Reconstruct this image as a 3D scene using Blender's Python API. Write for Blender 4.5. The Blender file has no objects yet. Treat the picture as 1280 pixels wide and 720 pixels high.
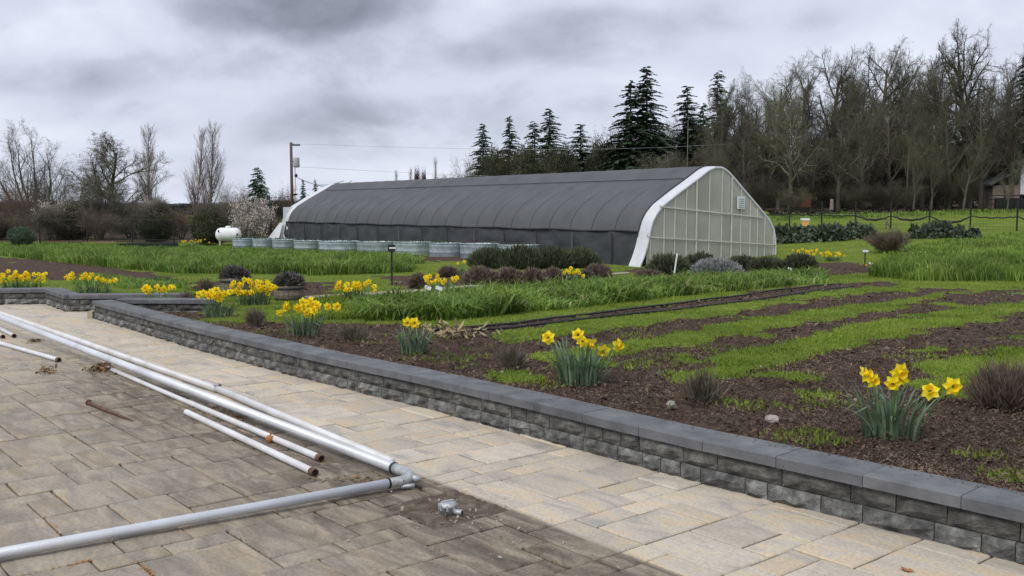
import bpy, math, random
import numpy as np
from math import sin, cos, pi, radians
from mathutils import Vector, Matrix

# ------------------------------------------------------------------ camera, sky, sun, exposure
scn = bpy.context.scene
F = 1210.0; PITCH = math.atan(100 / F); EYE = 1.55
cam_d = bpy.data.cameras.new('camera'); cam = bpy.data.objects.new('camera', cam_d)
scn.collection.objects.link(cam); scn.camera = cam
cam.location = (0, 0, EYE); cam.rotation_euler = (pi / 2 - PITCH, 0, 0)
cam_d.sensor_width = 36; cam_d.lens = 36 * F / 1280; cam_d.clip_end = 4000; cam_d.clip_start = 0.05
scn.view_settings.view_transform = 'Standard'; scn.view_settings.look = 'None'
scn.view_settings.exposure = 0.3; scn.view_settings.gamma = 1.0

SUN_EL, SUN_AZ = radians(52), radians(215)     # azimuth clockwise from +Y (north): behind the camera, to the left
world = bpy.data.worlds.new('World'); scn.world = world; world.use_nodes = True
nt = world.node_tree; N = nt.nodes; Lk = nt.links; N.clear()
def nd(t, **k):
    n = N.new(t)
    for a, b in k.items(): setattr(n, a, b)
    return n
out = nd('ShaderNodeOutputWorld'); mixs = nd('ShaderNodeMixShader'); bg1 = nd('ShaderNodeBackground'); bg2 = nd('ShaderNodeBackground')
sky = nd('ShaderNodeTexSky', sky_type='NISHITA', sun_disc=False); sky.sun_elevation = SUN_EL; sky.sun_rotation = SUN_AZ
Lk.new(sky.outputs[0], bg1.inputs[0]); bg1.inputs[1].default_value = 0.08
tc = nd('ShaderNodeTexCoord'); sep = nd('ShaderNodeSeparateXYZ'); Lk.new(tc.outputs['Generated'], sep.inputs[0])
def mth(op, a, b=None, c=None, clamp=False):
    n = nd('ShaderNodeMath', operation=op); n.use_clamp = clamp
    for i, v in enumerate((a, b, c)):
        if v is None: continue
        if isinstance(v, (int, float)): n.inputs[i].default_value = v
        else: Lk.new(v, n.inputs[i])
    return n.outputs[0]
zc = mth('ADD', mth('MAXIMUM', sep.outputs[2], 0.0), 0.48)
cx = mth('DIVIDE', sep.outputs[0], zc); cy = mth('DIVIDE', sep.outputs[1], zc)
comb = nd('ShaderNodeCombineXYZ'); Lk.new(cx, comb.inputs[0]); Lk.new(cy, comb.inputs[1])
def cloudnoise(scale, detail, rough, off, dist=0.0):
    mp = nd('ShaderNodeMapping'); mp.inputs['Location'].default_value = off; Lk.new(comb.outputs[0], mp.inputs[0])
    n = nd('ShaderNodeTexNoise'); n.inputs['Scale'].default_value = scale; n.inputs['Detail'].default_value = detail
    n.inputs['Roughness'].default_value = rough; n.inputs['Distortion'].default_value = dist
    Lk.new(mp.outputs[0], n.inputs['Vector']); return n.outputs[0]
n1 = cloudnoise(2.0, 8, 0.55, (3.1, 7.7, 0), 0.5); n2 = cloudnoise(6.5, 7, 0.56, (1.2, 0.4, 0), 0.2)
def blob(px, py, rx, ry, amp):
    """one heavy cloud bank standing in the direction of (px, py)"""
    x = (px - 640) / F; y = -(py - 360) / F
    v = Vector((x, cos(PITCH) + y * sin(PITCH), -sin(PITCH) + y * cos(PITCH)))
    ax, az = x / v.y, v.z / v.y
    dx = mth('DIVIDE', mth('SUBTRACT', mth('DIVIDE', sep.outputs[0], mth('MAXIMUM', sep.outputs[1], 0.05)), ax), rx / F)
    dz = mth('DIVIDE', mth('SUBTRACT', mth('DIVIDE', sep.outputs[2], mth('MAXIMUM', sep.outputs[1], 0.05)), az), ry / F)
    d = mth('SQRT', mth('ADD', mth('MULTIPLY', dx, dx), mth('MULTIPLY', dz, dz)))
    d = mth('ADD', d, mth('MULTIPLY', mth('SUBTRACT', n2, 0.5), 1.5))
    mr = nd('ShaderNodeMapRange', interpolation_type='SMOOTHSTEP'); Lk.new(d, mr.inputs[0])
    mr.inputs[1].default_value = 0.45; mr.inputs[2].default_value = 1.15; mr.inputs[3].default_value = amp; mr.inputs[4].default_value = 0
    return mr.outputs[0]
dark = mth('MULTIPLY', mth('SUBTRACT', n1, 0.47), 1.35)
dark = mth('ADD', dark, mth('MULTIPLY', mth('SUBTRACT', n2, 0.5), 0.7))
for b in ((375, 8, 175, 50, 0.50), (740, 50, 150, 48, 0.20), (480, 165, 230, 50, 0.24), (600, 70, 60, 25, 0.12), (60, 100, 140, 35, 0.18), (140, 215, 300, 30, 0.16),
          (940, 20, 160, 30, 0.10), (130, 40, 150, 34, -0.12), (590, 20, 60, 40, -0.12), (330, 215, 200, 18, -0.08), (560, 160, 70, 40, -.08)):
    dark = mth('ADD', dark, blob(*b))
ramp = nd('ShaderNodeValToRGB'); Lk.new(mth('ADD', dark, 0.205, clamp=True), ramp.inputs[0])
e = ramp.color_ramp.elements; e[0].position = 0.0; e[0].color = (.68, .72, .82, 1); e[1].position = 1.0; e[1].color = (.19, .20, .25, 1)
m_ = e.new(0.35); m_.color = (.55, .59, .70, 1); m_ = e.new(0.65); m_.color = (.36, .385, .47, 1)
Lk.new(ramp.outputs[0], bg2.inputs[0]); bg2.inputs[1].default_value = 1.0
Lk.new(bg1.outputs[0], mixs.inputs[1]); Lk.new(bg2.outputs[0], mixs.inputs[2]); mixs.inputs[0].default_value = 0.93
Lk.new(mixs.outputs[0], out.inputs[0])
sl = bpy.data.lights.new('sun', 'SUN'); sl.energy = 2.0; sl.angle = radians(35); sl.color = (1, .965, .92)
so = bpy.data.objects.new('sun', sl); scn.collection.objects.link(so)
sdir = Vector((sin(SUN_AZ) * cos(SUN_EL), cos(SUN_AZ) * cos(SUN_EL), sin(SUN_EL)))
so.rotation_euler = sdir.to_track_quat('Z', 'Y').to_euler(); so.location = sdir * 50

# ------------------------------------------------------------------ numeric helpers
C = scn.collection
rng = np.random.default_rng(7)
def ss(a, b, x):
    t = np.clip((x - a) / (b - a), 0, 1); return t * t * (3 - 2 * t)
def hash2(i, j, s):
    h = (i * 374761393 + j * 668265263 + s * 974711) & 0x7fffffff
    h = ((h ^ (h >> 13)) * 1274126177) & 0x7fffffff
    return ((h ^ (h >> 16)) & 0xffff) / 65535.0
def vn(x, y, s=0):
    x = np.asarray(x, float); y = np.asarray(y, float)
    i = np.floor(x).astype(np.int64); j = np.floor(y).astype(np.int64); fx = x - i; fy = y - j
    fx = fx * fx * (3 - 2 * fx); fy = fy * fy * (3 - 2 * fy)
    return (hash2(i, j, s) * (1 - fx) + hash2(i + 1, j, s) * fx) * (1 - fy) + (hash2(i, j + 1, s) * (1 - fx) + hash2(i + 1, j + 1, s) * fx) * fy
def fbm(x, y, s=0, o=3):
    r = 0; a = .5
    for k in range(o): r = r + a * (vn(x * 2 ** k, y * 2 ** k, s + k) - .5); a *= .5
    return r
WALL = [(3.6, 2.55), (2.247, 4.134), (1.03, 5.44), (0.174, 6.46), (-0.62, 7.38), (-1.72, 8.56), (-2.6, 9.57), (-3.55, 10.68), (-4.6, 11.98), (-5.86, 13.56)]
LEFTW = [(-11.5, 15.10), (-7.50, 15.62), (-6.72, 14.52), (-4.95, 14.62)]
PATIO = [(-14, -4), (6.5, -4), (6.5, -.85)] + WALL + [(-5.88, 14.5)] + LEFTW[::-1][1:] + [(-14, 15.0)]
def inpoly(x, y, poly):
    x = np.asarray(x, float); y = np.asarray(y, float); c = np.zeros(x.shape, bool); n = len(poly)
    for i in range(n):
        x0, y0 = poly[i]; x1, y1 = poly[i - 1]
        if y0 == y1: continue
        c ^= ((y0 > y) != (y1 > y)) & (x < (x1 - x0) * (y - y0) / (y1 - y0) + x0)
    return c
def gz(x, y):
    """height of the garden ground"""
    x = np.asarray(x, float); y = np.asarray(y, float); r = np.hypot(x, y)
    b = .20 - .17 * ss(10, 17, r) - .40 * ss(15, 31, r)
    b = b + .8 * ss(4, 16, x) * ss(18, 50, y) + 1.25 * ss(52, 92, y) * ss(-6, 18, x) + .6 * ss(90, 130, y) * ss(-10, 20, x)
    b = b - .22 * ss(34, 50, y) * (1 - ss(-9, 4, x))
    b = b + .05 * fbm(x * .4, y * .4, 3) * ss(8, 14, r)
    return b
def dirs(px, py):
    px = np.asarray(px, float); py = np.asarray(py, float); x = (px - 640) / F; y = -(py - 360) / F
    return np.stack([x, cos(PITCH) + y * sin(PITCH), -sin(PITCH) + y * cos(PITCH)], -1)
def hits(px, py, lim=250.):
    """where the sight line through a pixel meets the garden ground"""
    d = dirs(px, py); ts = np.geomspace(2.0, lim, 220); res = np.full(d.shape[:-1], np.nan); prev = None
    for t in ts:
        h = EYE + d[..., 2] * t - gz(d[..., 0] * t, d[..., 1] * t)
        if prev is not None:
            m = np.isnan(res) & (h <= 0) & (prev[1] > 0)
            tt = prev[0] + (t - prev[0]) * prev[1] / np.maximum(prev[1] - h, 1e-9)
            res = np.where(m, tt, res)
        prev = (t, h)
    p = d * res[..., None]; p[..., 2] += EYE
    return p
def hit(px, py):
    return Vector(hits(np.array([px]), np.array([py]))[0])
def onp(px, py, z=0.0):
    d = dirs(px, py); t = (z - EYE) / d[2]; return Vector((d[0] * t, d[1] * t, z))
def atY(px, py, Y):
    d = dirs(px, py); t = Y / d[1]; return Vector((d[0] * t, Y, EYE + d[2] * t))
def gp(px, Y):
    X = (px - 640) / F * Y * 1.003; return Vector((X, Y, float(gz(X, Y))))
def hm(pxh, Y): return pxh / F * Y

# ------------------------------------------------------------------ materials
def mat(name, cols, scale=5, rough=.8, bump=0, bscale=None, detail=5, stretch=None, metal=0, rnd=0, vary=None, coords='Object', spec=.3, transl=None, pos=None):
    m = bpy.data.materials.new(name); m.use_nodes = True; t = m.node_tree; n = t.nodes; l = t.links
    p = n['Principled BSDF']; p.inputs['Roughness'].default_value = rough; p.inputs['Metallic'].default_value = metal
    p.inputs['Specular IOR Level'].default_value = spec
    if coords == 'World': g = n.new('ShaderNodeNewGeometry').outputs['Position']
    else: g = n.new('ShaderNodeTexCoord').outputs[coords]
    if rnd:
        oi = n.new('ShaderNodeObjectInfo'); va = n.new('ShaderNodeVectorMath'); va.operation = 'ADD'
        vs = n.new('ShaderNodeVectorMath'); vs.operation = 'SCALE'; vs.inputs[0].default_value = (37, 51, 13); l.new(oi.outputs['Random'], vs.inputs['Scale'])
        l.new(g, va.inputs[0]); l.new(vs.outputs[0], va.inputs[1]); g = va.outputs[0]
    if stretch:
        mp = n.new('ShaderNodeMapping'); mp.inputs['Scale'].default_value = stretch; l.new(g, mp.inputs[0]); g = mp.outputs[0]
    tx = n.new('ShaderNodeTexNoise'); tx.inputs['Scale'].default_value = scale; tx.inputs['Detail'].default_value = detail; tx.inputs['Roughness'].default_value = .6
    l.new(g, tx.inputs['Vector'])
    r = n.new('ShaderNodeValToRGB'); el = r.color_ramp.elements
    if len(cols) == 1: cols = [cols[0], cols[0]]
    ps = pos or [.3 + .4 * i / (len(cols) - 1) for i in range(len(cols))]
    el[0].position = ps[0]; el[0].color = (*cols[0], 1); el[1].position = ps[-1]; el[1].color = (*cols[-1], 1)
    for i in range(1, len(cols) - 1): x = el.new(ps[i]); x.color = (*cols[i], 1)
    l.new(tx.outputs[0], r.inputs[0]); col = r.outputs[0]
    if vary:    # brightness differs from one object to the next, or along the attribute "tint"
        kind, lo, hi = vary
        if kind == 'object': src = n.new('ShaderNodeObjectInfo').outputs['Random']
        else:
            a = n.new('ShaderNodeAttribute'); a.attribute_name = 'tint'; src = a.outputs['Fac']
        mr = n.new('ShaderNodeMapRange'); l.new(src, mr.inputs[0]); mr.inputs[3].default_value = lo; mr.inputs[4].default_value = hi
        mx = n.new('ShaderNodeVectorMath'); mx.operation = 'SCALE'; l.new(col, mx.inputs[0]); l.new(mr.outputs[0], mx.inputs['Scale']); col = mx.outputs[0]
    l.new(col, p.inputs['Base Color'])
    if bump:
        t2 = n.new('ShaderNodeTexNoise'); t2.inputs['Scale'].default_value = bscale or scale * 4; t2.inputs['Detail'].default_value = 8; t2.inputs['Roughness'].default_value = .65; l.new(g, t2.inputs['Vector'])
        b = n.new('ShaderNodeBump'); b.inputs['Strength'].default_value = bump; b.inputs['Distance'].default_value = .02
        l.new(t2.outputs[0], b.inputs['Height']); l.new(b.outputs[0], p.inputs['Normal'])
    if transl:
        o = n['Material Output']; ms = n.new('ShaderNodeMixShader'); tr = n.new('ShaderNodeBsdfTranslucent'); l.new(col, tr.inputs[0])
        ms.inputs[0].default_value = transl; l.new(p.outputs[0], ms.inputs[1]); l.new(tr.outputs[0], ms.inputs[2]); l.new(ms.outputs[0], o.inputs[0])
    return m
M = {}
M['bark'] = mat('bark', [(.05, .042, .034), (.10, .085, .066), (.14, .125, .10)], 3, .9, .6, 12, vary=('object', .85, 1.15))
M['bark_dark'] = mat('bark_dark', [(.045, .04, .028), (.09, .083, .058), (.13, .122, .09)], .5, .9, vary=('object', .75, 1.2))
M['twig_olive'] = mat('twig_olive', [(.085, .082, .05), (.15, .145, .095)], .6, .9, vary=('object', .8, 1.2))
M['twig_pale'] = mat('twig_pale', [(.19, .155, .135), (.30, .255, .225)], 1, .9, vary=('object', .85, 1.15))
M['twig_red'] = mat('twig_red', [(.105, .078, .06), (.165, .128, .10)], 1, .9)
M['needles'] = mat('needles', [(.022, .04, .024), (.055, .088, .05), (.085, .125, .075)], 1.6, .7, vary=('object', .7, 1.5), spec=.2)
M['ivy'] = mat('ivy', [(.02, .026, .014), (.05, .055, .03), (.085, .075, .045)], .8, .8, vary=('object', .75, 1.25), spec=.2)
M['tuft'] = mat('dry_tuft', [(.08, .065, .045), (.14, .118, .085), (.22, .19, .14)], 8, .95)
M['hedge'] = mat('hedge_twigs', [(.06, .056, .042), (.115, .108, .08), (.175, .165, .125)], .7, .95, vary=('object', .75, 1.25), spec=.1)
M['brush'] = mat('brush', [(.03, .026, .02), (.062, .055, .042), (.095, .086, .066)], .7, .95, vary=('object', .75, 1.25), spec=.1)
M['blossom'] = mat('blossom', [(.42, .36, .33), (.68, .62, .55)], 6, .8, transl=.3)
M['rosemary'] = mat('rosemary', [(.035, .042, .022), (.075, .085, .045), (.12, .12, .07)], 7, .8, vary=('object', .85, 1.15))
M['lavender'] = mat('lavender', [(.08, .058, .044), (.14, .106, .082), (.20, .16, .125)], 9, .9, vary=('object', .8, 1.25))
M['silver'] = mat('silver_foliage', [(.12, .125, .115), (.25, .255, .25), (.36, .36, .37)], 14, .8)
M['cabbage'] = mat('cabbage_leaf', [(.028, .045, .026), (.06, .085, .052), (.11, .135, .09)], 9, .6, vary=('object', .85, 1.2))
M['daff_leaf'] = mat('daffodil_leaf', [(.085, .145, .075), (.15, .225, .13), (.24, .31, .20)], 10, .45, vary=('object', .6, 1.25), transl=.25)
M['daff_yellow'] = mat('daffodil_petal', [(.90, .70, .012), (.95, .80, .03)], 30, .55, transl=.35)
M['daff_cup'] = mat('daffodil_cup', [(.90, .62, .008), (.93, .70, .012)], 30, .5, transl=.3)
M['daff_stem'] = mat('daffodil_stem', [(.07, .15, .04), (.10, .2, .06)], 20, .5)
M['grass_blade'] = mat('grass_blade', [(.12, .18, .02), (.19, .265, .03), (.26, .315, .055)], .9, .6, vary=('attr', .55, 1.35), coords='World', transl=.3)
M['tall_blade'] = mat('tall_grass_blade', [(.095, .175, .028), (.16, .255, .04), (.24, .33, .07)], .7, .5, vary=('attr', .35, 1.5), coords='World', transl=.3)
M['straw'] = mat('straw', [(.25, .2, .1), (.4, .34, .2)], 3, .8)
M['block'] = mat('split_face_block', [(.045, .045, .045), (.135, .135, .13), (.29, .287, .272)], 13, .93, 1.0, 55, rnd=1, vary=('object', .78, 1.25), pos=[.28, .5, .72])
M['block_top'] = mat('upper_block', [(.045, .045, .042), (.112, .11, .102), (.23, .22, .20)], 11, .93, .9, 55, rnd=1, vary=('object', .8, 1.2), pos=[.28, .5, .74])
M['block_tan'] = mat('tan_block', [(.32, .27, .2), (.42, .38, .3)], 9, .9, .5, 40)
M['cap'] = mat('cap_stone', [(.082, .084, .089), (.125, .127, .134), (.165, .166, .172)], 5, .78, .35, 120, rnd=1, vary=('object', .93, 1.07))
M['pipe'] = mat('galvanised_pipe', [(.42, .42, .42), (.55, .56, .58), (.66, .67, .70)], 2.2, .38, .12, 60, coords='World', metal=.25, spec=.5, pos=[.22, .38, .6])
M['pipe_old'] = mat('dull_pipe', [(.40, .38, .36), (.55, .54, .53), (.66, .66, .67)], 3, .5, .1, 60, coords='World', metal=.1, spec=.4, pos=[.25, .4, .62])
M['rust'] = mat('rusty_metal', [(.05, .03, .022), (.13, .07, .045), (.2, .14, .1)], 40, .8, .4)
M['rust_orange'] = mat('orange_rust', [(.3, .11, .03), (.5, .2, .07)], 60, .9, .4)
M['hole'] = mat('pipe_inside', [(.01, .009, .008), (.02, .017, .014)], 30, .95)
M['cast'] = mat('cast_metal', [(.24, .25, .25), (.42, .44, .44), (.56, .58, .58)], 30, .45, .3, 90, metal=.4, spec=.5)
M['blackm'] = mat('black_metal', [(.012, .012, .012), (.025, .025, .025)], 8, .6)
M['wire'] = mat('fence_wire', [(.02, .02, .02), (.03, .03, .03)], 8, .6)
M['post_and_shade'] = mat('post_and_shade', [(.09, .092, .10), (.12, .122, .13)], 4, .6)
M['white'] = mat('white_paint', [(.66, .67, .68), (.78, .79, .80)], 3, .55, .05)
M['zinc'] = mat('galvanised_tank', [(.20, .25, .27), (.30, .36, .38), (.40, .46, .48)], 4, .42, .1, metal=.35, spec=.5, vary=('object', .88, 1.1))
M['film'] = mat('white_film', [(.68, .70, .73), (.80, .81, .84)], 3, .35, .3, 9, spec=.5, transl=.25)
M['stud'] = mat('steel_stud', [(.50, .49, .43), (.62, .61, .54)], 3, .5)
M['wood'] = mat('weathered_wood', [(.10, .08, .062), (.17, .14, .115), (.24, .205, .175)], 3, .9, .5, 20, stretch=(1, 1, 8), vary=('object', .85, 1.15), coords='World')
M['pole'] = mat('pole_wood', [(.07, .048, .036), (.13, .09, .065)], 2, .9, .3)
M['greyc'] = mat('grey_enamel', [(.35, .36, .37), (.42, .43, .44)], 4, .5)
M['redwood'] = mat('red_box_paint', [(.10, .03, .02), (.15, .045, .03)], 5, .8)
M['amber'] = mat('amber_box_paint', [(.55, .3, .08), (.65, .38, .13)], 8, .7)
M['stone'] = mat('small_stone', [(.2, .18, .15), (.45, .42, .38)], 20, .9, .3, vary=('object', .7, 1.2))
M['pathc'] = mat('path_concrete', [(.28, .24, .19), (.38, .33, .27)], 4, .9, .3, 60, coords='World')
M['drip'] = mat('black_drip_hose', [(.012, .012, .013), (.03, .03, .03)], 6, .6)
M['leafl'] = mat('dead_leaf', [(.12, .07, .035), (.26, .17, .09)], 20, .8, vary=('attr', .5, 1.3))
M['needle_litter'] = mat('orange_needle_litter', [(.28, .12, .03), (.45, .22, .06)], 40, .9)
M['chip'] = mat('bark_chip', [(.052, .036, .025), (.096, .067, .046), (.185, .137, .095)], 1.6, .9, vary=('attr', .55, 1.45), coords='World')
M['housewall'] = mat('house_wall', [(.5, .51, .52), (.58, .59, .6)], 2, .7)
M['houseroof'] = mat('house_roof', [(.06, .065, .06), (.1, .105, .1)], 2, .8)
M['treefar'] = mat('far_tree', [(.04, .05, .045), (.08, .085, .075)], .2, .95)

def shade_material(name, c0, c1, fold):
    m = mat(name, [c0, c1], 1.2, .85, .35, 3.5, stretch=fold, coords='World', spec=.15); return m
M['shade'] = shade_material('shade_cloth', (.081, .084, .089), (.106, .109, .116), (1, 1, .5))
M['curtain'] = mat('side_curtain', [(.028, .03, .034), (.05, .052, .058)], 1.4, .6, .5, 4, stretch=(1, 1, 3), coords='World', spec=.3)
M['seam'] = mat('dark_seam', [(.03, .03, .033), (.045, .045, .05)], 4, .8)

def poly_mat():   # twin-wall sheet: milky, lets some light and a hint of what is behind through
    m = mat('twin_wall_sheet', [(.50, .49, .43), (.74, .725, .66)], .55, .25, .03, coords='Object', rnd=1, spec=.5)
    t = m.node_tree; n = t.nodes; l = t.links; o = n['Material Output']; p = n['Principled BSDF']
    tr = n.new('ShaderNodeBsdfTransparent'); tr.inputs[0].default_value = (.78, .82, .76, 1)
    tl = n.new('ShaderNodeBsdfTranslucent'); tl.inputs[0].default_value = (.85, .84, .75, 1)
    a = n.new('ShaderNodeMixShader'); a.inputs[0].default_value = .3; l.new(p.outputs[0], a.inputs[1]); l.new(tl.outputs[0], a.inputs[2])
    b = n.new('ShaderNodeMixShader'); b.inputs[0].default_value = .3; l.new(a.outputs[0], b.inputs[1]); l.new(tr.outputs[0], b.inputs[2])
    l.new(b.outputs[0], o.inputs[0]); return m
M['sheet'] = poly_mat()

# patio slabs: sandy blend, with a brown weathered stain that ends along a line (world position)
UA = radians(-50.4); UV = Vector((cos(UA), sin(UA), 0)); VV = Vector((-sin(UA), cos(UA), 0))   # joint directions
ST0 = Vector((-.31, 5.236, 0))
def slab_mat():
    m = bpy.data.materials.new('paving_slab'); m.use_nodes = True; t = m.node_tree; n = t.nodes; l = t.links; p = n['Principled BSDF']
    geo = n.new('ShaderNodeNewGeometry').outputs['Position']; oi = n.new('ShaderNodeObjectInfo').outputs['Random']
    def math_(op, a, b=None, cl=False):
        q = n.new('ShaderNodeMath'); q.operation = op; q.use_clamp = cl
        for i, v in enumerate((a, b)):
            if v is None: continue
            if isinstance(v, (int, float)): q.inputs[i].default_value = v
            else: l.new(v, q.inputs[i])
        return q.outputs[0]
    def noise(v, s, d=6, r=.6, dist=0):
        q = n.new('ShaderNodeTexNoise'); q.inputs['Scale'].default_value = s; q.inputs['Detail'].default_value = d; q.inputs['Roughness'].default_value = r; q.inputs['Distortion'].default_value = dist
        l.new(v, q.inputs['Vector']); return q.outputs[0]
    def rampn(v, st):
        r = n.new('ShaderNodeValToRGB'); el = r.color_ramp.elements; el[0].position, el[0].color = st[0][0], (*st[0][1], 1); el[1].position, el[1].color = st[-1][0], (*st[-1][1], 1)
        for a, c in st[1:-1]: x = el.new(a); x.color = (*c, 1)
        l.new(v, r.inputs[0]); return r.outputs[0]
    def mixc(f, a, b, mode='MIX'):
        q = n.new('ShaderNodeMix'); q.data_type = 'RGBA'; q.blend_type = mode
        if isinstance(f, (int, float)): q.inputs[0].default_value = f
        else: l.new(f, q.inputs[0])
        for i, v in ((6, a), (7, b)):
            if isinstance(v, tuple): q.inputs[i].default_value = (*v, 1)
            else: l.new(v, q.inputs[i])
        return q.outputs[2]
    mp = n.new('ShaderNodeMapping'); mp.inputs['Rotation'].default_value = (0, 0, -UA); l.new(geo, mp.inputs[0])
    ad = n.new('ShaderNodeVectorMath'); ad.operation = 'ADD'; sc = n.new('ShaderNodeVectorMath'); sc.operation = 'SCALE'; sc.inputs[0].default_value = (31, 17, 43); l.new(oi, sc.inputs['Scale'])
    l.new(mp.outputs[0], ad.inputs[0]); l.new(sc.outputs[0], ad.inputs[1])
    st = n.new('ShaderNodeMapping'); st.inputs['Scale'].default_value = (1, 2.4, 1); l.new(ad.outputs[0], st.inputs[0])
    a = noise(st.outputs[0], 2.2, 5, .55, .6)
    base = rampn(a, [(.30, (.33, .31, .28)), (.42, (.45, .405, .33)), (.52, (.50, .445, .365)), (.60, (.545, .445, .31)), (.70, (.48, .435, .37))])
    mr = n.new('ShaderNodeMapRange'); l.new(oi, mr.inputs[0]); mr.inputs[3].default_value = .86; mr.inputs[4].default_value = 1.1
    vs = n.new('ShaderNodeVectorMath'); vs.operation = 'SCALE'; l.new(base, vs.inputs[0]); l.new(mr.outputs[0], vs.inputs['Scale']); base = vs.outputs[0]
    fine = noise(ad.outputs[0], 60, 4, .7)
    base = mixc(.35, base, rampn(fine, [(.3, (.25, .25, .25)), (.6, (1, 1, 1))]), 'MULTIPLY')
    # stain
    s2 = n.new('ShaderNodeMapping'); s2.inputs['Scale'].default_value = (1.0, 3.5, 1); l.new(ad.outputs[0], s2.inputs[0])
    sn = noise(s2.outputs[0], 2.6, 7, .62, .8); big = noise(mp.outputs[0], .55, 4, .6)
    stain = rampn(sn, [(.30, (.085, .070, .053)), (.45, (.158, .132, .10)), (.56, (.24, .20, .15)), (.70, (.34, .285, .215))])
    stain = mixc(.5, stain, rampn(fine, [(.3, (.3, .3, .3)), (.62, (1, 1, 1))]), 'MULTIPLY')
    spx = n.new('ShaderNodeSeparateXYZ'); l.new(mp.outputs[0], spx.inputs[0])
    R = Matrix.Rotation(-UA, 3, 'Z'); q0 = R @ ST0
    dist = math_('SUBTRACT', q0.y, spx.outputs[1])             # metres to the camera side of the stain's edge
    edge = n.new('ShaderNodeMapRange'); edge.interpolation_type = 'SMOOTHSTEP'; l.new(math_('ADD', dist, math_('MULTIPLY', math_('SUBTRACT', big, .5), .12)), edge.inputs[0])
    edge.inputs[1].default_value = -.02; edge.inputs[2].default_value = .035
    pale = n.new('ShaderNodeMapRange'); l.new(math_('ADD', dist, math_('MULTIPLY', math_('SUBTRACT', big, .5), 1.6)), pale.inputs[0])
    pale.inputs[1].default_value = .5; pale.inputs[2].default_value = 1.3; pale.inputs[3].default_value = 1.0; pale.inputs[4].default_value = .62
    # the stain thins out towards the far end of the patio
    far = n.new('ShaderNodeMapRange'); l.new(math_('ADD', spx.outputs[0], math_('MULTIPLY', big, 2.0)), far.inputs[0]); far.inputs[1].default_value = q0.x - 7.5; far.inputs[2].default_value = q0.x - 3.0; far.inputs[3].default_value = .12; far.inputs[4].default_value = 1
    k = math_('MULTIPLY', math_('MULTIPLY', edge.outputs[0], pale.outputs[0]), far.outputs[0], True)
    col = mixc(k, base, stain)
    l.new(col, p.inputs['Base Color']); p.inputs['Roughness'].default_value = .85; p.inputs['Specular IOR Level'].default_value = .25
    b1 = n.new('ShaderNodeBump'); b1.inputs['Strength'].default_value = .8; b1.inputs['Distance'].default_value = .012; l.new(sn, b1.inputs['Height'])
    b2 = n.new('ShaderNodeBump'); b2.inputs['Strength'].default_value = .45; b2.inputs['Distance'].default_value = .004; l.new(fine, b2.inputs['Height']); l.new(b1.outputs[0], b2.inputs['Normal'])
    l.new(b2.outputs[0], p.inputs['Normal']); return m
M['slab'] = slab_mat()
M['sand'] = mat('joint_sand', [(.03, .022, .014), (.06, .045, .03), (.13, .10, .06)], 14, .95, .5, coords='World')
M['pitdirt'] = mat('pit_dirt', [(.07, .05, .035), (.13, .10, .075), (.2, .165, .125)], 16, .95, 1, 60, coords='World')

def ground_mat():
    m = bpy.data.materials.new('garden_ground'); m.use_nodes = True; t = m.node_tree; n = t.nodes; l = t.links; p = n['Principled BSDF']
    geo = n.new('ShaderNodeNewGeometry').outputs['Position']
    def noise(s, d=6, r=.6):
        q = n.new('ShaderNodeTexNoise'); q.inputs['Scale'].default_value = s; q.inputs['Detail'].default_value = d; q.inputs['Roughness'].default_value = r; l.new(geo, q.inputs['Vector']); return q.outputs[0]
    def rampn(v, st):
        r = n.new('ShaderNodeValToRGB'); el = r.color_ramp.elements; el[0].position, el[0].color = st[0][0], (*st[0][1], 1); el[1].position, el[1].color = st[-1][0], (*st[-1][1], 1)
        for a, c in st[1:-1]: x = el.new(a); x.color = (*c, 1)
        l.new(v, r.inputs[0]); return r.outputs[0]
    a = n.new('ShaderNodeAttribute'); a.attribute_name = 'soil'
    soil = rampn(noise(9), [(.3, (.035, .023, .017)), (.5, (.072, .048, .036)), (.7, (.12, .085, .062))])
    g = rampn(noise(.6), [(.3, (.10, .15, .02)), (.5, (.15, .21, .028)), (.7, (.20, .24, .045))])
    g2 = rampn(noise(14), [(.35, (.5, .5, .5)), (.6, (1, 1, 1))])
    mu = n.new('ShaderNodeMix'); mu.data_type = 'RGBA'; mu.blend_type = 'MULTIPLY'; mu.inputs[0].default_value = .8; l.new(g, mu.inputs[6]); l.new(g2, mu.inputs[7])
    ad = n.new('ShaderNodeMath'); ad.operation = 'ADD'; l.new(a.outputs['Fac'], ad.inputs[0])
    s1 = n.new('ShaderNodeMath'); s1.operation = 'MULTIPLY_ADD'; l.new(noise(5, 8, .7), s1.inputs[0]); s1.inputs[1].default_value = 1.0; s1.inputs[2].default_value = -.5; l.new(s1.outputs[0], ad.inputs[1])
    mr = n.new('ShaderNodeMapRange'); l.new(ad.outputs[0], mr.inputs[0]); mr.inputs[1].default_value = .40; mr.inputs[2].default_value = .58
    mx = n.new('ShaderNodeMix'); mx.data_type = 'RGBA'; l.new(mr.outputs[0], mx.inputs[0]); l.new(mu.outputs[2], mx.inputs[6]); l.new(soil, mx.inputs[7])
    l.new(mx.outputs[2], p.inputs['Base Color']); p.inputs['Roughness'].default_value = .95; p.inputs['Specular IOR Level'].default_value = .1
    b = n.new('ShaderNodeBump'); b.inputs['Strength'].default_value = 1; b.inputs['Distance'].default_value = .04; l.new(noise(22, 8, .7), b.inputs['Height']); l.new(b.outputs[0], p.inputs['Normal'])
    return m
M['ground'] = ground_mat()

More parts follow.
